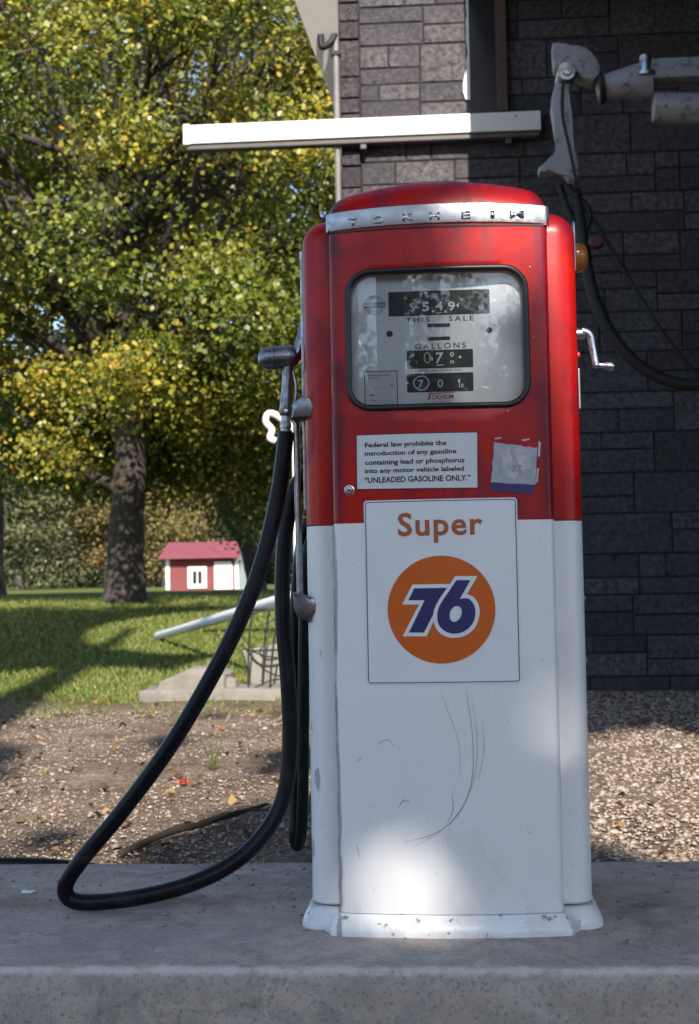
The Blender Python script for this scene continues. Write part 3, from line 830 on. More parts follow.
    link('sticker_number', wrap(text('77', *[f(q) for f, q in ((lambda v: v[0], pz(350+565/3.495, 440)), (lambda v: v[0], pz(350+598/3.495, 440)), (lambda v: v[1], pz(512, 425+164/3.495)), (lambda v: v[1], pz(512, 425+140/3.495)))], .01, .1), .0022), 'scuff_grey', st)
    fl = [wrap(fill([Z2(rough(p, 1.0, 5))]), .0010) for p in ([(505, 45), (530, 42), (528, 48), (508, 50)], [(660, 50), (668, 60), (664, 110), (658, 108)], [(655, 150), (662, 150), (656, 200), (650, 200)], [(600, 50), (630, 46), (628, 51), (604, 55)])]
    for m in fl: link('sticker_fleck', m, 'sticker_residue', st)
    # door lock
    x, z = pz(349, 490); bm = bmesh.new(); y = bow(x)
    lathe(bm, [(.0005, -.0075), (.006, -.007), (.0075, -.005), (.0078, -.002), (.0098, -.0015), (.0102, .003)], (x, y, z), (0, 1, 0), 20)
    lk = build('door_lock', bm, 'chrome', pump, 40)
    build('keyhole', mbox((x-.0009, y-.0082, z-.003), (x+.0009, y-.0070, z+.003)), 'seam_dark', lk)
    # a few little screw heads and chips of bare metal round the window
    for px, py in ((530, 266), (508, 411), (491, 408), (534, 336)):
        x, z = pz(px, py); bm = bmesh.new(); lathe(bm, [(.0004, -.0016), (.0016, -.001), (.0018, .001)], (x, bow(x), z), (0, 1, 0), 10)
        build('rivet', bm, 'dull_chrome', pump, 40)
    # curved scratches on the white door
    sc = []
    for pts, w in (([(466, 690), (472, 730), (473, 770), (466, 800), (450, 823), (430, 835), (404, 842)], .0011), ([(472, 700), (477, 740), (475, 775), (463, 805), (445, 827), (415, 846)], .0007),
                   ([(452, 792), (453, 810), (447, 822)], .0009), ([(482, 720), (484, 750), (478, 780)], .0006), ([(440, 690), (458, 740), (460, 775)], .0005), ([(360, 860), (356, 845)], .0008),
                   ([(398, 808), (404, 800), (410, 803)], .0012), ([(362, 758), (356, 762)], .0010), ([(378, 744), (388, 740), (394, 746)], .0010)):
        P = spline([Vector((*pz(*p), 0)) for p in pts], 6); L = []; R_ = []
        for i, p in enumerate(P):
            t = (P[min(i+1, len(P)-1)]-P[max(i-1, 0)]).normalized(); nn = Vector((-t.y, t.x, 0)); ww = w*(.35+.65*math.sin(math.pi*(i+.5)/len(P)))*(.7+.3*random.random())
            L.append((p+nn*ww)); R_.append((p-nn*ww))
        sc.append(wrap(fill([[(v.x, v.y) for v in L]+[(v.x, v.y) for v in R_[::-1]]]), .0006))
    link('scratches', join(sc), 'scratch_grey', pump)
simple('scratch_grey', (.40, .40, .43), .6, var=.35, scale=90)
simple('sticker_paper', (.40, .42, .47), .6, var=.25, scale=60)
simple('sticker_residue', (.55, .54, .53), .7, var=.3, scale=90)
mk_signs()

# base skirt
def mk_base():
    def sk(off, z):
        P = []
        for x, y in plan(.013, 6, .06)[0:]:
            P.append((x, y))
        # outline: bowed front centre, stepped back at the sides, rounded corners, straight back
        xs = HALF+off; o = []
        fr = [(x*(1+off/HALF), y-off) for x, y in plan(.013, 5, .06)[2:-2]]
        left = [(-.265-off, .42)] + [(-.265-off+ (.045)*(1-math.cos(math.pi/2*k/6)), .09-off - .045*math.sin(math.pi/2*k/6)) for k in range(7)]
        right = [(-x, y) for x, y in left[::-1]]
        pts = left+fr+right+[(.25+off, .46+off), (-.25-off, .46+off)]
        return [(x, y, z + (.0015*noise.noise((x*30, y*30, 0)) if z < .02 else 0)) for x, y in pts]
    bm = bmesh.new()
    loft(bm, [sk(.019, PADZ-.004), sk(.0185, PADZ+.008), sk(.016, PADZ+.016), sk(.011, PADZ+.025), sk(.006, PADZ+.032), sk(.001, PADZ+.036), sk(-.012, PADZ+.037)])
    build('base_skirt', bm, 'white', pump, 50)
    # shadow gap between skirt and cabinet
    bm = bmesh.new(); loft(bm, [[(x*.985, y+.007, z) for x, y in plan()] for z in (.040, .058)], closed=False, cap0=False, cap1=False)
    build('seam', bm, 'seam_dark', pump)
mk_base()

# chrome strip and nozzle holder on the left flank, lamp and crank on the right
NY = .16
def mk_flanks():
    x = -.268
    build('side_strip', mbox((x-.004, .10, .80), (x+.003, .125, 1.315), .002), 'dull_chrome', pump)
    # upper hook: rounded plate wrapping the corner
    bm = bmesh.new()
    P = [at(a, b, Y=.10) for a, b in ((294, 421), (296, 406), (304, 399), (313, 401), (316, 409), (314, 420))]
    prism(bm, [(p.x, p.z) for p in P], .05, .20, .006)
    build('nozzle_hook', bm, 'nozzle_metal', pump, 35)
    a = at(296, 416, Y=.16); b = at(300, 596, Y=.16)
    bm = bmesh.new(); tube(bm, [a, a.lerp(b, .5), b], .0065, 12); build('guard_rod', bm, 'dull_chrome', pump, 60)
    bm = bmesh.new(); P = [at(p, q, Y=.10) for p, q in ((295, 592), (302, 596), (314, 597), (321, 600), (319, 611), (311, 622), (301, 618), (296, 608))]
    prism(bm, [(p.x, p.z) for p in P], .05, .20, .006); build('rod_bracket', bm, 'nozzle_metal', pump, 35)
    # amber lamp in a chrome plate
    X = .2655
    z0, z1 = 1.285, 1.365
    build('lamp_plate', mbox((X, .13, 1.262), (X+.006, .27, 1.362), .003), 'dull_chrome', pump)
    bm = bmesh.new(); c = at(581, 258, Y=.2)
    lathe(bm, [(.030, 0), (.031, .010), (.029, .020), (.022, .027), (.010, .030), (.0005, .0305)], (X+.006, .2, c.z), (1, 0, 0), 24)
    build('amber_lens', bm, 'amber_plastic', pump, 50)
    # reset crank
    bm = bmesh.new(); z = 1.150
    tube(bm, [(X-.004, .2, z), (X+.026, .2, z)], .011, 14)
    cr = build('reset_crank', bm, 'chrome', pump, 40)
    bm = bmesh.new(); tube(bm, spline([(X+.020, .2, z+.004), (X+.034, .2, z-.002), (X+.040, .2, z-.03), (X+.046, .2, z-.066)], 4), lerp_r([.012, .011, .0095, .0095], 13), 12)
    build('crank_arm', bm, 'chrome', cr, 60)
    bm = bmesh.new(); lathe(bm, [(.006, -.008), (.007, 0), (.0055, .010), (.008, .022), (.0095, .030), (.007, .036), (.0005, .037)], (X+.046, .2, z-.064), (1, 0, -.12), 14)
    build('crank_knob', bm, 'chrome', cr, 50)
    build('crank_plate', mbox((X, .15, 1.085), (X+.004, .25, 1.175), .002), 'dull_chrome', pump)
    bm = bmesh.new(); lathe(bm, [(.007, 0), (.007, .010), (.0005, .013)], (X+.003, .19, 1.105), (1, 0, 0), 12); build('red_button', bm, 'ink_red', pump, 40)
    build('side_plate', mbox((X, .10, .985), (X+.005, .30, 1.065), .002), 'dull_chrome', pump)
    for z in (.62, .50, .40):
        bm = bmesh.new(); lathe(bm, [(.006, 0), (.005, .005), (.0005, .006)], (X, .12, z), (1, 0, 0), 10); build('bolt', bm, 'dull_chrome', pump, 40)
mk_flanks()

# fuel hose with its nozzle
def mk_hose():
    t = thing('fuel_hose', at(90, 905, Z=PADZ), 'long black rubber hose looping onto the concrete, chrome nozzle hung on the pump', 'fuel hose')
    P = [at(286, 432, Y=NY), at(283, 460, Y=NY), at(277, 500, Y=NY), at(262, 562, Y=.15), at(239, 622, Y=.14), at(204, 690, Y=.13), at(166, 752, Y=.13), at(119, 815, Y=.14),
         at(83, 858, Y=.15), at(66, 884, Y=.16), at(70, 899, Y=.17), at(92, 902.5, Y=.17), at(135, 898, Y=.165), at(185, 886, Y=.17), at(230, 865, Y=.19), at(262, 836, Y=.21), at(283, 798, Y=.23), at(290, 745, Y=.24),
         at(288, 680, Y=.25), at(283, 620, Y=.26), at(283, 560, Y=.27), at(289, 510, Y=.275), at(299, 482, Y=.28), at(312, 470, Y=.28)]
    zmin = PADZ+.0165
    P = [Vector((p.x, p.y, max(p.z, zmin))) for p in P]
    bm = bmesh.new(); tube(bm, spline(P, 8), .0163, 18); build('hose', bm, 'black_rubber', t, 180)
    # nozzle
    nz = at(282, 358, Y=NY)
    bm = bmesh.new()
    c = at(263, 359, Y=NY); ax = (at(300, 356, Y=NY)-c).normalized()
    lathe(bm, [(.0005, -.010), (.012, -.008), (.020, -.001), (.0235, .007), (.0238, .020), (.0248, .021), (.0248, .025), (.0235, .026), (.0238, .045), (.022, .060), (.016, .070), (.0005, .073)], c, ax, 28)
    nb = build('nozzle', bm, 'nozzle_metal', t, 40)
    bm = bmesh.new(); tube(bm, spline([at(293, 357, Y=NY), at(299, 350, Y=NY), at(302, 337, Y=NY), at(305, 322, Y=NY+.01), at(310, 308, Y=NY+.03)], 6), lerp_r([.016, .013, .0105, .010, .010], 25), 16)
    build('spout', bm, 'nozzle_metal', nb, 60)
    bm = bmesh.new(); tube(bm, [at(288, 366, Y=NY), at(287, 385, Y=NY), at(286, 404, Y=NY), at(285.7, 414, Y=NY), at(285.6, 416, Y=NY)], [.0115, .0105, .0125, .0135, .0110], 16)
    build('handle', bm, 'nozzle_metal', nb, 45)
    bm = bmesh.new(); p = at(285.6, 416, Y=NY); q = at(285.8, 440, Y=NY); L = (q-p).length
    lathe(bm, [(.009, 0), (.0095, L*.25), (.0115, L*.28), (.0115, L*.5), (.0098, L*.52), (.0098, L*.6), (.0135, L*.62), (.0135, L), (.011, L*1.02)], p, q-p, 18)
    build('swivel', bm, 'dull_chrome', nb, 40)
    bm = bmesh.new(); tube(bm, spline([at(292, 368, Y=NY), at(296, 385, Y=NY-.005), at(295, 402, Y=NY-.005), at(289, 412, Y=NY)], 5), .0035, 8)
    build('trigger', bm, 'dull_chrome', nb, 60)
    bm = bmesh.new(); lathe(bm, [(.0005, -.003), (.004, -.0025), (.0045, .003)], at(285.8, 411, Y=NY-.0135), (0, 1, 0), 10); build('pivot_screw', bm, 'chrome', nb, 40)
    # the far side's hose, seen as a tight hanging loop
    t2 = thing('hanging_hose', at(297, 853, Y=.40), 'short black hose hanging in a tight loop close against the white cabinet', 'fuel hose')
    P = [at(309, 520, Y=.42), at(301, 545, Y=.42), at(296, 600, Y=.42), at(296, 700, Y=.42), at(295.5, 800, Y=.41), at(294, 832, Y=.40), at(297, 846, Y=.40), at(301, 832, Y=.385), at(303, 780, Y=.38), at(304, 640, Y=.38), at(306, 560, Y=.39), at(316, 530, Y=.40)]
    bm = bmesh.new(); tube(bm, spline(P, 8), .0125, 16); build('hose', bm, 'black_rubber', t2, 180)
mk_hose()

# ------------------------------------------------------------------ white jointed arm in the shade
AY = 4.2
def mk_arm():
    Z = lambda p: [(lambda q: (q.x, q.z))(at(530+x/4.66, 30+y/4.66, Y=AY)) for x, y in p]
    t = thing('hoist_arm', (1.78, AY, -.05), 'chipped white jointed metal arm with bolted elbow in the shade above the pump', 'hoist')
    bm = bmesh.new(); prism(bm, Z([(103, 75), (137, 70), (141, 93), (205, 84), (250, 92), (285, 120), (318, 165), (330, 200), (312, 232), (290, 250), (240, 238), (222, 215), (200, 185), (165, 178), (128, 196), (112, 190), (106, 130)]), AY-.05, AY+.07, .012)
    build('elbow_plate', bm, 'arm_white', t, 40)
    bm = bmesh.new(); c = Z([(165, 215)])[0]; lathe(bm, [(.0005, -.030), (.022, -.028), (.024, -.012), (.042, -.010), (.046, 0), (.046, .14)], (c[0], AY-.06, c[1]), (0, 1, 0), 24)
    build('pivot_pin', bm, 'dull_chrome', t, 40)
    lo = [(118, 252), (190, 262), (181, 330), (179, 420), (196, 500), (224, 600), (230, 685), (207, 706), (180, 702), (160, 672), (120, 662), (78, 673), (42, 674), (37, 650), (75, 622), (122, 592), (131, 572), (112, 470), (97, 370), (103, 305)]
    bm = bmesh.new(); prism(bm, Z(lo), AY-.04, AY+.05, .016); la = build('lower_arm', bm, 'arm_white', t, 40)
    bm = bmesh.new(); P = [Vector((x, AY-.046, z)) for x, z in Z([(150, 265), (145, 350), (150, 430), (170, 520), (190, 610), (207, 700)])]
    tube(bm, spline(P, 4), .007, 8); build('weld_seam', bm, 'seam_dark', la, 60)
    a, b = [Vector((x, AY+.02, z)) for x, z in Z([(335, 262), (560, 222)])]
    bm = bmesh.new(); L = (b-a).length
    lathe(bm, [(.05, -.02), (.066, -.012), (.066, 0), (.060, .004), (.066, .06), (.086, L*.8), (.088, L), (.05, L+.01)], a, b-a, 26)
    build('boom', bm, 'arm_white', t, 40)
    bm = bmesh.new(); c = a+(b-a)*-.03; lathe(bm, [(.074, -.012), (.078, -.006), (.078, .010), (.074, .016)], c, b-a, 26); build('clamp_ring', bm, 'dark_machine', t, 40)
    # vertical bolt standing on a collar
    c0 = Z([(533, 232)])[0]; c1 = Z([(530, 130)])[0]
    bm = bmesh.new(); lathe(bm, [(.046, 0), (.046, .018), (.036, .022), (.026, .024), (.024, .07), (.028, .072), (.028, .098), (.022, .104), (.0005, .105)], (c0[0], AY-.05, c0[1]), (0, 0, 1), 18); build('bolt', bm, 'dull_chrome', t, 40)
    q = Z([(556, 152), (640, 240)])
    build('cross_plate', mbox((q[0][0], AY-.06, q[1][1]), (1.70, AY+.06, q[0][1]), .008), 'arm_white', t)
    a, b = [Vector((x, AY+.02, z)) for x, z in Z([(575, 355), (700, 380)])]
    bm = bmesh.new(); lathe(bm, [(.05, 0), (.07, .004), (.074, .02), (.074, .55)], a, (1, 0, -.06), 24); build('ram_cylinder', bm, 'arm_white', t, 40)
    build('post', mbox((1.68, AY-.07, -.10), (1.86, AY+.09, 3.1), .01), 'dark_machine', t)
    # dark hoses and links hanging under the arm
    for pts, r in (([(575, 190), (582, 235), (592, 290), (612, 335), (645, 370), (690, 385), (740, 375)], .030), ([(566, 178), (578, 200), (590, 215), (603, 235), (636, 290), (672, 345), (720, 400)], .010),
                   ([(560, 185), (570, 215), (583, 232), (590, 215), (580, 200), (572, 212)], .016)):
        bm = bmesh.new(); tube(bm, spline([at(x, y, Y=AY+.12) for x, y in pts], 6), r, 12); build('cable', bm, 'dark_machine', t, 180)
    bm = bmesh.new(); lathe(bm, [(.0005, -.03), (.03, -.028), (.04, 0), (.03, .028), (.0005, .03)], at(596, 242, Y=AY+.06), (0, 1, 0), 14); build('red_knob', bm, 'dark_red_paint', t, 50)
mk_arm()

# ------------------------------------------------------------------ things on the lawn
def gz(x, y): return ground_z(x, y)
def place(px, py):
    """ground point under a pixel"""
    best = None
    d = _Rm @ Vector(((px-349.5)/1400.0, -(py-512.0)/1400.0, -1.0))
    lo, hi = 3.0, 110.0; prev = None
    for k in range(4000):
        t = 3.0 + k*.025; p = CAM + d*t
        if p.z <= ground_z(p.x, p.y): return p
    return p
def mk_pipe():
    a = place(158, 640); b = at(296, 596, Y=5.75)
    a.z += .036; d = (b-a).normalized()
    bm = bmesh.new(); L = (b-a).length; prof = [(.030, .05), (.030, .001), (.037, 0), (.038, .004), (.038, L*.5), (.040, L*.502), (.040, L), (.034, L+.001)]
    lathe(bm, prof, a, d, 18)
    o = build('drain_pipe', bm, 'pipe_white', None, 40, loc=a); tag(o, 'long white pipe sloping from the lawn up to the wire stand', 'pipe')
def mk_stand():
    Y = 5.70; c = at(274, 601, Y=Y); g = ground_z(c.x, Y); t = thing('wire_stand', (c.x, Y, g), 'thin black wire plant stand with crossed legs in front of rubble', 'stand')
    bm = bmesh.new(); R = .135; zt = c.z-.05
    tube(bm, [(c.x+R*math.cos(2*math.pi*k/28), Y+R*math.sin(2*math.pi*k/28), zt) for k in range(29)], .007, 6, False); tube(bm, [(c.x+R*.6*math.cos(2*math.pi*k/28), Y+R*.6*math.sin(2*math.pi*k/28), zt) for k in range(29)], .005, 6, False)
    tube(bm, [(c.x-R, Y, zt), (c.x+R, Y, zt)], .005, 6)
    build('top_ring', bm, 'wire_black', t, 180)
    for k in range(4):
        a = math.radians(20+90*k); p0 = Vector((c.x+R*math.cos(a), Y+R*math.sin(a), zt)); f = Vector((c.x-.06+.10*math.cos(a), Y+.10*math.sin(a), g-.02))
        bm = bmesh.new(); tube(bm, spline([p0, p0.lerp(f, .45)+Vector((-.012, 0, 0)), f], 6), .0062, 7); build('leg', bm, 'wire_black', t, 180)
    bm = bmesh.new()
    for (x0, y0, x1, y1, s) in ((244, 648, 290, 658, .02), (243, 646, 288, 678, .05), (254, 688, 290, 679, -.02)):
        p = at(x0, y0, Y=Y-.06); q = at(x1, y1, Y=Y+.04); m = p.lerp(q, .5); m.z -= s; tube(bm, spline([p, m, q], 6), .005, 6)
    build('brace', bm, 'wire_black', t, 180)
def rock(bm, c, s, seed, flat=1.0):
    r = bmesh.ops.create_icosphere(bm, subdivisions=3, radius=1.0)
    for v in r['verts']:
        n = v.co.normalized(); k = 1 + .28*noise.noise(n*1.4+Vector((seed, 0, 0))) + .14*noise.noise(n*3.3+Vector((0, seed, 0)))
        q = Vector((n.x*abs(n.x)**-.35 if n.x else 0, n.y, n.z*abs(n.z)**-.35 if n.z else 0))*k*.8
        v.co = Vector((c[0]+q.x*s[0], c[1]+q.y*s[1], c[2]+q.z*s[2]))
def mk_rubble():
    Y = 5.55; a = at(138, 700, Y=Y); b = at(330, 700, Y=Y); zt = at(200, 688, Y=Y).z; g = ground_z(-1.5, Y)
    bm = mbox((a.x, Y, g-.06), (b.x, Y+.42, zt-.01), .012)
    bmesh.ops.subdivide_edges(bm, edges=bm.edges[:], cuts=3, use_grid_fill=True)
    for v in bm.verts: v.co += Vector((.02, .015, .012))*noise.noise(v.co*5)
    tag(build('kerb_block', bm, 'rubble', None, 40, loc=((a.x+b.x)/2, Y+.2, g)), 'long low concrete kerb block at the lawn edge behind the hose', 'kerb block')
    p = at(192, 690, Y=Y+.2); q = at(160, 668, Y=Y+.2); w = (at(228, 690, Y=Y+.2).x-at(155, 690, Y=Y+.2).x)/2
    P = [(155, 690), (160, 682), (175, 676), (190, 668), (212, 669), (226, 675), (228, 690)]
    bm = bmesh.new(); prism(bm, [(lambda v: (v.x, v.z-.02 if i in (0, 6) else v.z))(at(x, y, Y=Y+.1)) for i, (x, y) in enumerate(P)], Y+.06, Y+.34, .02)
    bmesh.ops.triangulate(bm, faces=bm.faces); bmesh.ops.subdivide_edges(bm, edges=bm.edges[:], cuts=2)
    for v in bm.verts: v.co += Vector((.02, .02, .02))*noise.noise(v.co*9)
    tag(build('broken_slab', bm, 'rubble', None, 30, loc=(p.x, Y+.2, zt)), 'jagged pale concrete lump lying on the low kerb block', 'concrete lump')
    c = at(228, 683, Y=Y+.15); bm = bmesh.new(); rock(bm, (c.x, Y+.16, c.z-.005), (.07, .07, .05), 4.2)
    tag(build('broken_stone', bm, 'rubble', None, 30, loc=(c.x, Y+.16, zt)), 'small rounded concrete chunk beside the larger jagged lump', 'stone')
    P = [at(x, y, Y=6.05) for x, y in ((242, 651), (292, 641), (300, 690), (254, 697))]
    bm = bmesh.new(); prism(bm, [(p.x, p.z) for p in P], 6.05, 6.35, .012); bmesh.ops.triangulate(bm, faces=bm.faces); bmesh.ops.subdivide_edges(bm, edges=bm.edges[:], cuts=3)
    for v in bm.verts: v.co += Vector((.008, .008, .008))*noise.noise(v.co*10)
    m = P[3].lerp(P[2], .5); tag(build('tilted_block', bm, 'rubble', None, 30, loc=(m.x, 6.2, ground_z(m.x, 6.2))), 'pale tapered concrete block standing behind the wire stand', 'concrete block')
def mk_post():
    Y = 6.0; x = at(297, 520, Y=Y).x; g = ground_z(x, Y); top = at(297, 425, Y=Y).z
    t = thing('white_post', (x, Y, g), 'slim white post with a curled bracket, behind the nozzle and hose', 'post')
    build('post', mbox((x-.022, Y-.02, g-.1), (x+.022, Y+.02, top), .005), 'pipe_white', t)
    bm = bmesh.new(); P = [at(px, py, Y=Y) for px, py in ((297, 432), (288, 424), (276, 415), (268, 414), (266, 422), (272, 430), (270, 438), (276, 441))]
    tube(bm, spline(P, 6), .022, 10); build('curled_bracket', bm, 'pipe_white', t, 180)
mk_pipe(); mk_stand(); mk_rubble(); mk_post()

# little red shed far across the lawn
def mk_shed():
    Y = 46.0
    l = at(166, 589, Y=Y); r = at(247, 588, Y=Y); e = at(166, 557, Y=Y).z; rd = at(180, 543, Y=Y).z; g = ground_z(l.x, Y)-.15
    z0 = at(205, 590, Y=Y).z; W_ = r.x-l.x; D = 2.4
    t = thing('red_shed', ((l.x+r.x)/2, Y, z0), 'small red shed with white door and white framed window, red roof', 'shed')
    fx = l.x+W_*.87                                        # front right corner
    bm = mbox((l.x, Y, z0-.3), (fx, Y+D, e))
    for k in range(13):
        z = z0-.02+k*(e-z0)/13; v = [bm.verts.new(p) for p in ((l.x, Y-.030, z), (fx-.01, Y-.030, z), (fx-.01, Y-.008, z+(e-z0)/13-.004), (l.x, Y-.008, z+(e-z0)/13-.004), (l.x, Y+.01, z), (fx-.01, Y+.01, z))]
        bm.faces.new(v[:4]); bm.faces.new((v[0], v[4], v[5], v[1]))
    build('wall', bm, 'shed_red', t, normals=False)
    bm = bmesh.new(); box(bm, (fx-.006, Y+.02, z0-.3), (fx+.05, Y+D, e)); build('gable_wall', bm, 'trim_white', t)
    bm = bmesh.new(); v = [bm.verts.new(p) for p in ((fx+.02, Y, e), (fx+.02, Y+D, e), (fx+.02, Y+D/2, rd), (fx-.1, Y, e), (fx-.1, Y+D, e), (fx-.1, Y+D/2, rd))]
    bm.faces.new(v[:3]); bm.faces.new(v[3:][::-1]); bm.faces.new((v[0], v[2], v[5], v[3])); bm.faces.new((v[1], v[4], v[5], v[2])); build('gable', bm, 'trim_white', t)
    bm = bmesh.new(); o = .42
    for s in (0, 1):
        y0 = Y-o if s == 0 else Y+D+o; ze = e-.08
        P = [(l.x-.15, y0, ze), (fx+.16, y0, ze), (fx+.16, Y+D/2, rd), (l.x-.15, Y+D/2, rd)]
        a = [bm.verts.new(p) for p in P]; b = [bm.verts.new((p[0], p[1], p[2]+.07)) for p in P]
        bm.faces.new(a); bm.faces.new(b[::-1])
        for k in range(4): bm.faces.new((a[k], b[k], b[(k+1) % 4], a[(k+1) % 4]))
    build('roof', bm, 'roof_red', t)
    def pane(x0, y0, x1, y1, name, mat, d0, d1, par=t):
        p = at(x0, y0, Y=Y); q = at(x1, y1, Y=Y); return build(name, mbox((p.x, Y-d1, q.z), (q.x, Y-d0, p.z)), mat, par)
    pane(166, 558, 170, 590, 'corner_board', 'trim_white', .003, .06)
    f = pane(188, 567, 207, 588, 'window', 'trim_white', .003, .07)
    for x0 in (193, 198.2): pane(x0, 571, x0+4.2, 584, 'pane', 'dark_glass', .072, .08, f)
    d = pane(214.5, 562, 233, 589, 'door', 'trim_white', .003, .07)
    bm = bmesh.new(); q = at(235, 558, Y=Y-.2); lathe(bm, [(.0005, -.09), (.07, -.05), (.09, 0), (.07, .05), (.0005, .09)], (q.x, Y-.2, q.z), (0, 1, 0), 12); build('porch_lamp', bm, 'amber_plastic', t, 60)
    pane(235, 560, 239, 589, 'corner_board', 'trim_white', .003, .07)
mk_shed()

# ------------------------------------------------------------------ trees
def leaf_soup(centers, normals, size, tint, fold=.25):
    n = len(centers); up = RNG.normal(size=(n, 3)); nn = normals/np.linalg.norm(normals, axis=1, keepdims=True)
    u = np.cross(nn, up); u /= np.linalg.norm(u, axis=1, keepdims=True); v = np.cross(nn, u)
    s = size[:, None]
    P = [centers-u*s*.5, centers-v*s*.36-u*s*.08+nn*s*fold*.3, centers+u*s*.5-v*s*.10, centers+u*s*.42+v*s*.16-nn*s*fold*.3, centers+v*s*.42+nn*s*fold*.2]
    V = np.stack(P, 1).reshape(-1, 3); F = np.arange(n*5).reshape(n, 5)
    return soup(V, 5, F, tint)
def crown_points(cx, cy, cz, rx, ry, rz, n_cl, per, sig, keep=None, lump=.25, seed=1, shell=.45):
    g = np.random.default_rng(seed); out = []; cl = []
    while len(cl) < n_cl:
        d = g.normal(size=3); d /= np.linalg.norm(d)
        k = 1+lump*noise.noise(Vector(d*2.1)+Vector((seed, 0, 0)))*1.6
        r = (shell+(1-shell)*g.random()**.6)*k
        p = np.array([cx, cy, cz])+d*np.array([rx, ry, rz])*r
        if keep is None or keep(p): cl.append((p, d))
    C_, D_, T_ = [], [], []
    for p, d in cl:
        m = int(per*g.uniform(.55, 1.45)); s = sig*g.uniform(.6, 1.3)
        q = p+g.normal(size=(m, 3))*np.array([s, s, s*.62]); C_.append(q)
        D_.append(np.tile(d*.6+np.array([0, 0, .7]), (m, 1))+g.normal(size=(m, 3))*.75)
        T_.append(np.clip(g.uniform(.12, .74)+g.normal(size=m)*.2, 0, 1))
    return np.concatenate(C_), np.concatenate(D_), np.concatenate(T_), [c[0] for c in cl]
def mk_tree(name, base, h_fork, tr, crown, limbs, label, leaf, bark, size, group=None, lean=(0, 0), tint_shift=0.0, n_limb=10, seed=1, sink=.15, low=(), extra=()):
    """crown: dict for crown_points; limbs reach out to some of the leaf clumps"""
    t = thing(name, base, label, 'tree', group); g = random.Random(seed)
    P, Dn, T, cl = crown_points(seed=seed, **crown)
    for ex in extra:
        p_, d_, t_, c_ = crown_points(seed=seed+5, **ex); P = np.concatenate([P, p_]); Dn = np.concatenate([Dn, d_]); T = np.concatenate([T, t_*.6])  # extra clumps tinted darker, shade under the crown put into leaf colour
    b = Vector(base); fork = b+Vector((lean[0], lean[1], h_fork)); top = Vector((crown['cx'], crown['cy'], crown['cz']+crown['rz']*.55))
    bm = bmesh.new()
    path = spline([b-Vector((0, 0, sink)), b+Vector((lean[0]*.3, lean[1]*.3, h_fork*.35)), fork, fork.lerp(top, .5)+Vector((g.uniform(-.3, .3), g.uniform(-.3, .3), 0)), top], 7)
    tube(bm, path, lerp_r([tr*1.55, tr*1.12, tr, tr*.95, tr*.85, tr*.6, tr*.4, tr*.22, tr*.08], len(path)), 14)
    for v in bm.verts: v.co += Vector((1, 1, 0))*(.10*tr*noise.noise(v.co*3.0/max(tr, .1)*.3)+.06*tr*noise.noise(v.co*9))
    trunk = build('trunk', bm, bark, t, 180)
    bm = bmesh.new(); cs = sorted(cl, key=lambda c: g.random())[:n_limb]
    for c in cs:
        k = g.uniform(.25, .75); s = path[int(len(path)*(.38+.5*k))]; e = Vector(c); m = s.lerp(e, .5)+Vector((g.uniform(-.3, .3), g.uniform(-.3, .3), g.uniform(0, .5)))
        q = spline([s, m, e], 5); tube(bm, q, lerp_r([tr*.30, tr*.16, tr*.04], len(q)), 7)
        for _ in range(2):
            c2 = min(g.sample(cl, min(14, len(cl))), key=lambda u: (Vector(u)-e).length); q = spline([m, m.lerp(Vector(c2), .5)+Vector((0, 0, .15)), Vector(c2)], 4); tube(bm, q, lerp_r([tr*.13, tr*.07, tr*.02], len(q)), 5)
    for q in low:
        q = spline([Vector(p) for p in q], 6); tube(bm, q, lerp_r([tr*.34, tr*.24, tr*.14, tr*.05], len(q)), 8)
    build('limbs', bm, bark, t, 180)
    dd = P[:, 1]-CAM.y; u = (P[:, 0]-CAM.x)/dd+.0725; vv = (P[:, 2]-CAM.z)/dd-.056
    k = ((u > -.29) & (u < .29) & (vv < .42)) | (RNG.random(len(P)) < .35) | (P[:, 1] < 5); P, Dn, T = P[k], Dn[k], T[k]
    sz = RNG.uniform(.6, 1.3, len(P))*size
    link('crown', leaf_soup(P, Dn, sz, np.clip(T+tint_shift-(.07 if leaf == 'maple_leaf' else 0), 0, 1)), leaf, t)
    return t
# big maple on the lawn
tb = place(124, 603)
d0 = tb.y-CAM.y
def vis_keep(p):
    """the crown's underside: higher over the shed than over the left of the lawn"""
    d = p[1]-CAM.y; ppx = 349.5+1400*(p[0]-CAM.x)/d+1400*.0725
    back = p[1] > tb.y+.3
    lim = (515 if back else 480) if ppx < 100 else (520 if back else 440) if ppx < 190 else (500 if back else 405) if ppx < 236 else (550 if back else 420)
    z_lim = CAM.z+(595-lim)/1400*d
    return p[2] > z_lim+.35
mk_tree('maple_tree', tb, 2.3, .235, dict(cx=tb.x-.2, cy=tb.y+.2, cz=6.9, rx=6.0, ry=5.2, rz=5.4, n_cl=690, per=500, sig=.31, keep=vis_keep), None,
        'large spreading maple with yellow green leaves and thick dark trunk on the lawn', 'maple_leaf', 'bark', .070, n_limb=60, seed=11, lean=(.1, 0),
        extra=[dict(cx=tb.x+.6, cy=tb.y+2.4, cz=3.0, rx=6.0, ry=1.9, rz=1.5, n_cl=210, per=330, sig=.34, keep=vis_keep, shell=.1)],
        low=([Vector((tb.x+.1, tb.y, 3.0)), Vector((tb.x+1.0, tb.y-.6, 4.3)), Vector((tb.x+2.0, tb.y-1.2, 5.0))], [tb+Vector((-.05, 0, 1.5)), tb+Vector((-.7, -.3, 1.9)), tb+Vector((-1.3, -.5, 2.5)), tb+Vector((-2.0, -.7, 3.2))],))
t2 = place(262, 596)
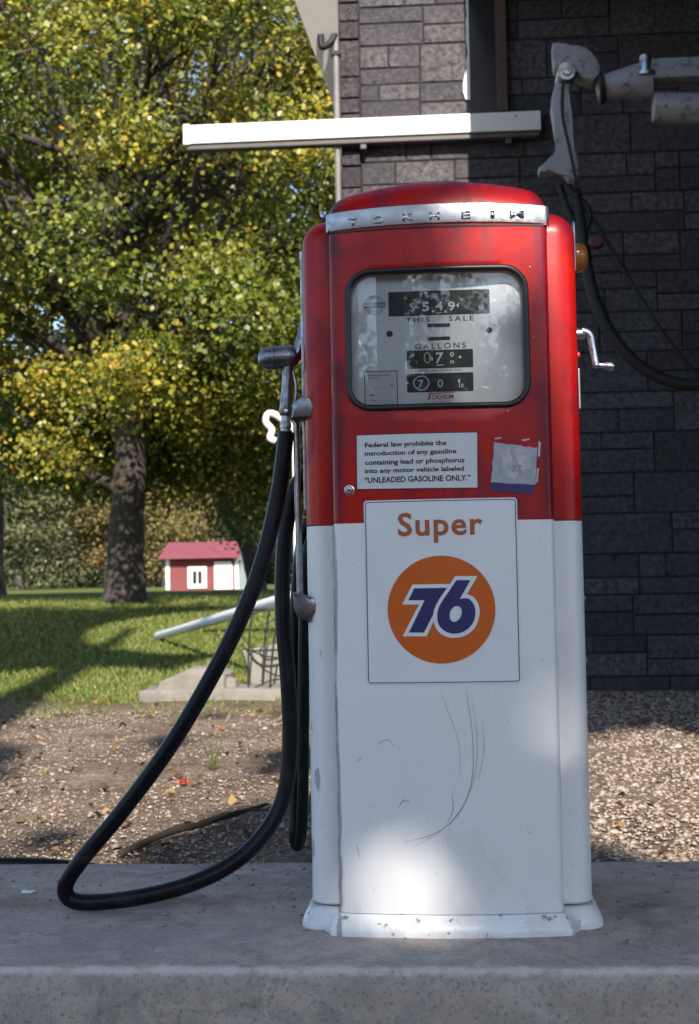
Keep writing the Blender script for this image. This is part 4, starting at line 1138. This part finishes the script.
mk_tree('maple_tree', Vector((at(259, 590, Y=23).x, 23, ground_z(t2.x, 23))), 2.3, .15, dict(cx=t2.x-.1, cy=24.5, cz=8.5, rx=5.5, ry=4.6, rz=6.6, n_cl=330, per=330, sig=.34, keep=lambda p: p[2] > CAM.z+(595-(560 if (p[0]-CAM.x)/(p[1]-CAM.y) > -.145 else 485))/1400*(p[1]-CAM.y)), None,
        'slim maple with dark leaning trunk seen just left of the nozzle', 'yellow_leaf', 'bark', .095, n_limb=40, seed=23, lean=(-.65, 0))
mk_tree('maple_tree', Vector((-9.2, 25, ground_z(-9, 25))), 2.5, .22, dict(cx=-9.6, cy=25.5, cz=8.5, rx=5.6, ry=4.5, rz=6.5, n_cl=190, per=170, sig=.45, keep=lambda p: p[2] > CAM.z+(595-480)/1400*(p[1]-CAM.y)), None,
        'dense green maple at the left edge behind the big maple', 'maple_leaf', 'bark', .12, n_limb=26, seed=31)
# the wood beyond the shed, tree by tree
far = [(-26, 62, 7.5, 'far_leaf_grey', 'bare grey tree at the far left of the wood'), (-21.5, 66, 8.5, 'far_leaf_green', 'dull green tree between the grey tree and the big trunk'),
       (-18.0, 70, 9, 'far_leaf_gold', 'golden tree in the distance left of the big trunk'), (-24.5, 58, 4.2, 'far_leaf_rust', 'low rust red bush at the left edge of the lawn'),
       (-14.5, 68, 9.5, 'far_leaf_gold', 'golden tree in the distance between big trunk and shed'), (-11.3, 72, 10, 'far_leaf_green', 'dull green tree rising behind the left end of the shed'),
       (-8.0, 74, 10.5, 'far_leaf_grey', 'greyish tree rising behind the middle of the shed'), (-4.6, 70, 10, 'far_leaf_green', 'green tree rising behind the right end of the shed'),
       (-1.0, 72, 11, 'far_leaf_gold', 'golden tree in the distance right of the shed'), (-30, 74, 10, 'far_leaf_green', 'green tree at the far left edge behind the rust bush')]
for i, (x, y, h, lm, lb) in enumerate(far):
    g = ground_z(x, y)
    mk_tree('distant_tree', Vector((x, y, g)), h*.3, .16, dict(cx=x, cy=y, cz=g+h*.55, rx=2.6, ry=2.2, rz=h*.46, n_cl=130, per=170, sig=.6, shell=.15), None, lb, lm, 'far_bark', .17, n_limb=12, seed=50+i, group='trees of the wood beyond the shed')
# undergrowth at the foot of that wood: a mass nobody could count
P, Dn, T, _ = crown_points(-16, 82, 3.2, 36, 2.5, 4.6, 1500, 120, .9, seed=91, shell=.05)
o = link('undergrowth', leaf_soup(P, Dn, RNG.uniform(.14, .28, len(P)), T), 'far_leaf_green'); tag(o, 'dull mass of undergrowth along the foot of the far wood', 'undergrowth', kind='stuff')

# tree behind the photographer whose leaves dapple the pump
LIT = [((.13, -.01, 1.32), .115), ((.05, -.02, 1.35), .08), ((.285, .06, 1.25), .11), ((.29, .06, 1.13), .105), ((.295, .06, 1.0), .10), ((.30, .06, .90), .09), ((.20, 0, 1.35), .11), ((.18, 0, .40), .065), ((.255, .05, .38), .08), ((-.12, -.01, .10), .085), ((-.03, -.02, .08), .07), ((.05, 0, 1.12), .085), ((.09, 0, 1.05), .075),
       ((1.3, 2.6, -.08), 1.0), ((.9, 2.0, -.08), .65), ((2.0, 3.2, -.08), 1.0), ((-1.2, 6.4, 3.8), 1.7), ((-.3, 6.5, 4.2), 1.3), ((-.1, 6.4, 3.3), .9), ((.4, 6.4, 3.9), .8),
       ((-1.2, 7.2, .35), .8), ((-1.0, 1.9, -.1), .24), ((-.5, 2.6, -.1), .3), ((-1.1, 3.2, -.08), .35), ((-2.6, 3.1, -.1), .4), ((-1.9, 1.2, -.1), .16), ((-2.2, 5.6, .05), .6), ((-2.0, 1.7, -.1), .25), ((-2.4, 1.15, -.1), .2), ((-1.3, 2.1, -.1), .25), ((-1.05, 1.3, -.1), .20), ((-1.5, 2.6, -.1), .3), ((-1.6, 3.4, -.06), .35), ((-.9, 2.5, -.06), .30), ((-2.1, 2.2, -.1), .30), ((-1.5, 1.5, -.1), .22), ((-1.9, 4.6, 0), .6), ((-.9, 4.2, 0), .45),
       ((-2.6, 6.3, .05), 1.0), ((-1.4, 6.4, 0), .9)]
def lit_keep(P):  # clears leaves along sun rays so the LIT spots catch sun
    k = np.ones(len(P), bool); s = np.array(SUN)
    for c, r in LIT:
        v = P-np.array(c); a = v@s; d = np.linalg.norm(v-a[:, None]*s, axis=1); k &= d > r
    return k
def shade_tree():
    c = Vector((-.1, .6, .8))+SUN*15.5
    base = Vector((c.x+4.4, c.y-.8, -.13))
    t = thing('shade_tree', base, 'broad leafy tree standing behind the photographer, shading the pump', 'tree')
    P, Dn, T, cl = crown_points(c.x-.4, c.y, c.z, 6.2, 3.6, 3.4, 480, 72, .42, seed=77, shell=.1)
    k = lit_keep(P); P, Dn, T = P[k], Dn[k], T[k]
    link('crown', leaf_soup(P, Dn, RNG.uniform(.14, .24, len(P)), T), 'maple_leaf', t)
    bm = bmesh.new(); q = spline([base-Vector((0, 0, .2)), base+Vector((.1, 0, 3)), base+Vector((-.3, 0, 6.2)), c+Vector((2.6, 0, 2.6))], 6); tube(bm, q, lerp_r([.36, .27, .22, .06], len(q)), 12)
    build('trunk', bm, 'bark', t, 180)
shade_tree()
def shade_tree_second():
    c = Vector((-2.8, 10.0, .2))+SUN*18
    base = Vector((c.x-.8, c.y-1.0, -.13))
    t = thing('shade_tree', base, 'tall tree at the photographer\'s left throwing shade bands across the lawn', 'tree')
    P, Dn, T, cl = crown_points(c.x, c.y, c.z, 6.8, 3.3, 2.0, 900, 90, .42, seed=78, shell=.1)
    k = lit_keep(P); P, Dn, T = P[k], Dn[k], T[k]
    link('crown', leaf_soup(P, Dn, RNG.uniform(.16, .26, len(P)), T), 'maple_leaf', t)
    bm = bmesh.new(); q = spline([base-Vector((0, 0, .2)), base+Vector((.1, 0, 3)), base+Vector((.3, .2, 6.2)), c+Vector((-.2, 0, 1.2))], 6); tube(bm, q, lerp_r([.36, .27, .22, .06], len(q)), 12)
    build('trunk', bm, 'bark', t, 180)
shade_tree_second()
# the wood across the road behind the photographer, mirrored in the dial glass and the enamel
P, Dn, T, _ = crown_points(0, -24, 2.6, 26, 2.2, 4.2, 620, 260, .7, seed=93, shell=.05)
o = link('roadside_wood', leaf_soup(P, Dn, RNG.uniform(.14, .24, len(P)), T*.5), 'maple_leaf'); tag(o, 'dark row of trees across the road, mirrored in the dial glass', 'trees', kind='stuff')

# ------------------------------------------------------------------ gravel, grass, litter
def pebbles():
    n = 52000; nr = 28000; x = np.concatenate([RNG.uniform(.2, 2.2, nr), RNG.uniform(-2.9, .3, n-nr)]); y = .76+RNG.random(n)**1.5*np.where(np.arange(n) < nr, 5.6, 4.4)
    pad = RNG.random(n) < .012; y = np.where(pad, PF+.03+RNG.random(n)**.5*(PB-PF-.05), y); x = np.where(pad, RNG.uniform(-1.2, 1.2, n), x)
    s = np.clip(RNG.lognormal(-5.45, .45, n), .002, .018)*np.where(np.arange(n) < nr, 1.15, .8)
    ico = bmesh.new(); bmesh.ops.create_icosphere(ico, subdivisions=1, radius=1.0); iv = np.array([v.co[:] for v in ico.verts]); iF = np.array([[v.index for v in f.verts] for f in ico.faces]); ico.free()
    s = np.where(pad, s*.55, s); z = np.where(pad, PADZ-.002, np.array([ground_z(a, b) for a, b in zip(x, y)]))
    sc = np.stack([s*RNG.uniform(.8, 1.5, n), s*RNG.uniform(.7, 1.2, n), s*RNG.uniform(.4, .8, n)], 1)
    jit = 1+.22*RNG.normal(size=(n, len(iv), 1)); V = iv[None]*jit*sc[:, None, :]
    a = RNG.uniform(0, 6.28, n); ca, sa = np.cos(a)[:, None], np.sin(a)[:, None]
    V = np.stack([V[..., 0]*ca-V[..., 1]*sa, V[..., 0]*sa+V[..., 1]*ca, V[..., 2]], 2)+np.stack([x, y, z+s*.12+.004], 1)[:, None, :]
    F = iF[None]+(np.arange(n)*len(iv))[:, None, None]
    o = link('gravel', soup(V.reshape(-1, 3), 3, F.reshape(-1, 3), np.repeat(np.clip(RNG.normal(.45, .22, n), 0, 1), len(iF))), 'pebble')
    tag(o, 'pale tan gravel and pebbles strewn over the dirt yard', 'gravel', kind='stuff')
pebbles()
def grass():
    n = 150000; y = 4.9+RNG.random(n)**1.6*17; x = -.4-RNG.random(n)**1.3*(3.6+y*.6)
    k = (y > 5.5+1.0*np.array([noise.noise((a*.9, b*.5, 7)) for a, b in zip(x, y)])) | (RNG.random(n) < .06)
    x, y = x[k], y[k]; n = len(x); z = np.array([ground_z(a, b) for a, b in zip(x, y)])
    h = RNG.uniform(.015, .042, n)*(1+.03*y); w = .004+.0006*y; a = RNG.uniform(0, 6.28, n); t = RNG.normal(size=(n, 2))*h[:, None]*.5
    d = np.stack([np.cos(a)*w, np.sin(a)*w, np.zeros(n)], 1); b = np.stack([x, y, z-.005], 1); tip = b+np.stack([t[:, 0], t[:, 1], h], 1)
    o = link('grass', soup(np.stack([b-d, b+d, tip], 1).reshape(-1, 3), 3, np.arange(n*3).reshape(n, 3), np.clip(RNG.normal(.5, .25, n), 0, 1)), 'grass_blade')
    tag(o, 'short green lawn grass running back to the trees', 'grass', kind='stuff')
grass()
def litter():
    n = 1500; y = .8+RNG.random(n)**1.2*14; x = np.where(RNG.random(n) < .2, RNG.uniform(.3, 1.8, n), -.2-RNG.random(n)*(2.2+y*.35)); m = ~((x > -.5) & (y > 6)); x, y = x[m], y[m]; n = len(x)
    P = np.stack([x, y, np.array([ground_z(a, b) for a, b in zip(x, y)])+.014+.004*RNG.random(n)], 1)
    D = np.tile([0, 0, 1.0], (n, 1))+RNG.normal(size=(n, 3))*.3
    o = link('leaf_litter', leaf_soup(P, D, RNG.uniform(.018, .045, n), RNG.random(n), .8), 'litter'); tag(o, 'scattered dry brown and yellow leaves over dirt and lawn', 'leaves', kind='stuff')
litter()
def small_things():
    # red leaf lying on the gravel, stick behind the island, dark hose end along its back edge
    p = place(184, 787); bm = bmesh.new()
    pts = [(math.cos(2*math.pi*k/16)*(.030 if k % 2 else .017), math.sin(2*math.pi*k/16)*(.030 if k % 2 else .017)) for k in range(16)]
    c = bm.verts.new((p.x, p.y, p.z+.024)); V = [bm.verts.new((p.x+a, p.y+b*.9, p.z+.020+.010*math.sin(3*k))) for k, (a, b) in enumerate(pts)]
    for k in range(16): bm.faces.new((c, V[k], V[(k+1) % 16]))
    tag(build('fallen_leaf', bm, 'leaf_red', None, None, loc=p), 'single bright red fallen leaf on the dirt inside the hose loop', 'leaf')
    a = place(120, 858); b = place(268, 813); b.z += .03; m = a.lerp(b, .5); m.z = ground_z(m.x, m.y)+.03; a.z += .012
    bm = bmesh.new(); q = spline([a, a.lerp(b, .3)+Vector((0, .03, .012)), m+Vector((.02, -.03, .005)), b], 6); tube(bm, q, lerp_r([.010, .013, .011, .005], len(q)), 8)
    tube(bm, spline([q[12], q[12]+Vector((.10, .12, .02)), q[12]+Vector((.2, .16, .01))], 4), lerp_r([.006, .002], 9), 6)
    for v in bm.verts: v.co += Vector((1, 1, 1))*.004*noise.noise(v.co*40)
    tag(build('fallen_branch', bm, 'twig', None, 180, loc=a), 'long dead stick lying on the dirt behind the concrete island', 'stick')
    P = [Vector((-2.6, PB+.05, -.07)), Vector((-1.5, PB+.055, -.02)), Vector((-1.05, PB+.06, -.005)), Vector((-.80, PB+.07, -.03)), Vector((-.66, PB+.16, -.075))]
    bm = bmesh.new(); q = spline(P, 6); tube(bm, q, .016, 10); tag(build('old_hose', bm, 'black_rubber', None, 180, loc=P[1]), 'old black hose end lying along the back edge of the island', 'hose')
    # scrap of paper on the concrete
    q = at(27, 893, Z=PADZ); bm = bmesh.new(); V = [bm.verts.new((q.x+a, q.y+b, PADZ+h)) for a, b, h in ((-.012, -.008, .001), (.012, -.012, .002), (.020, .004, .006), (.0, .016, .002), (-.012, .009, .006), (0, 0, .004))]
    for k in range(5): bm.faces.new((V[5], V[k], V[(k+1) % 5]))
    tag(build('paper_scrap', bm, 'trim_white', None, None, loc=(q.x, q.y, PADZ)), 'small crumpled white paper scrap on the concrete at the left edge', 'paper')
    # weed sprig on the dirt
    w = place(213, 772); bm = bmesh.new()
    for k in range(7):
        a = k*.9; e = w+Vector((.05*math.cos(a), .05*math.sin(a), .09+.03*(k % 3))); q = spline([w, w.lerp(e, .5)+Vector((0, 0, .02)), e], 4); tube(bm, q, lerp_r([.003, .001], len(q)), 5)
    tag(build('weed_sprig', bm, 'grass_blade', None, 180, loc=w), 'small dry weed sprig growing out of the dirt', 'weed')
small_things()
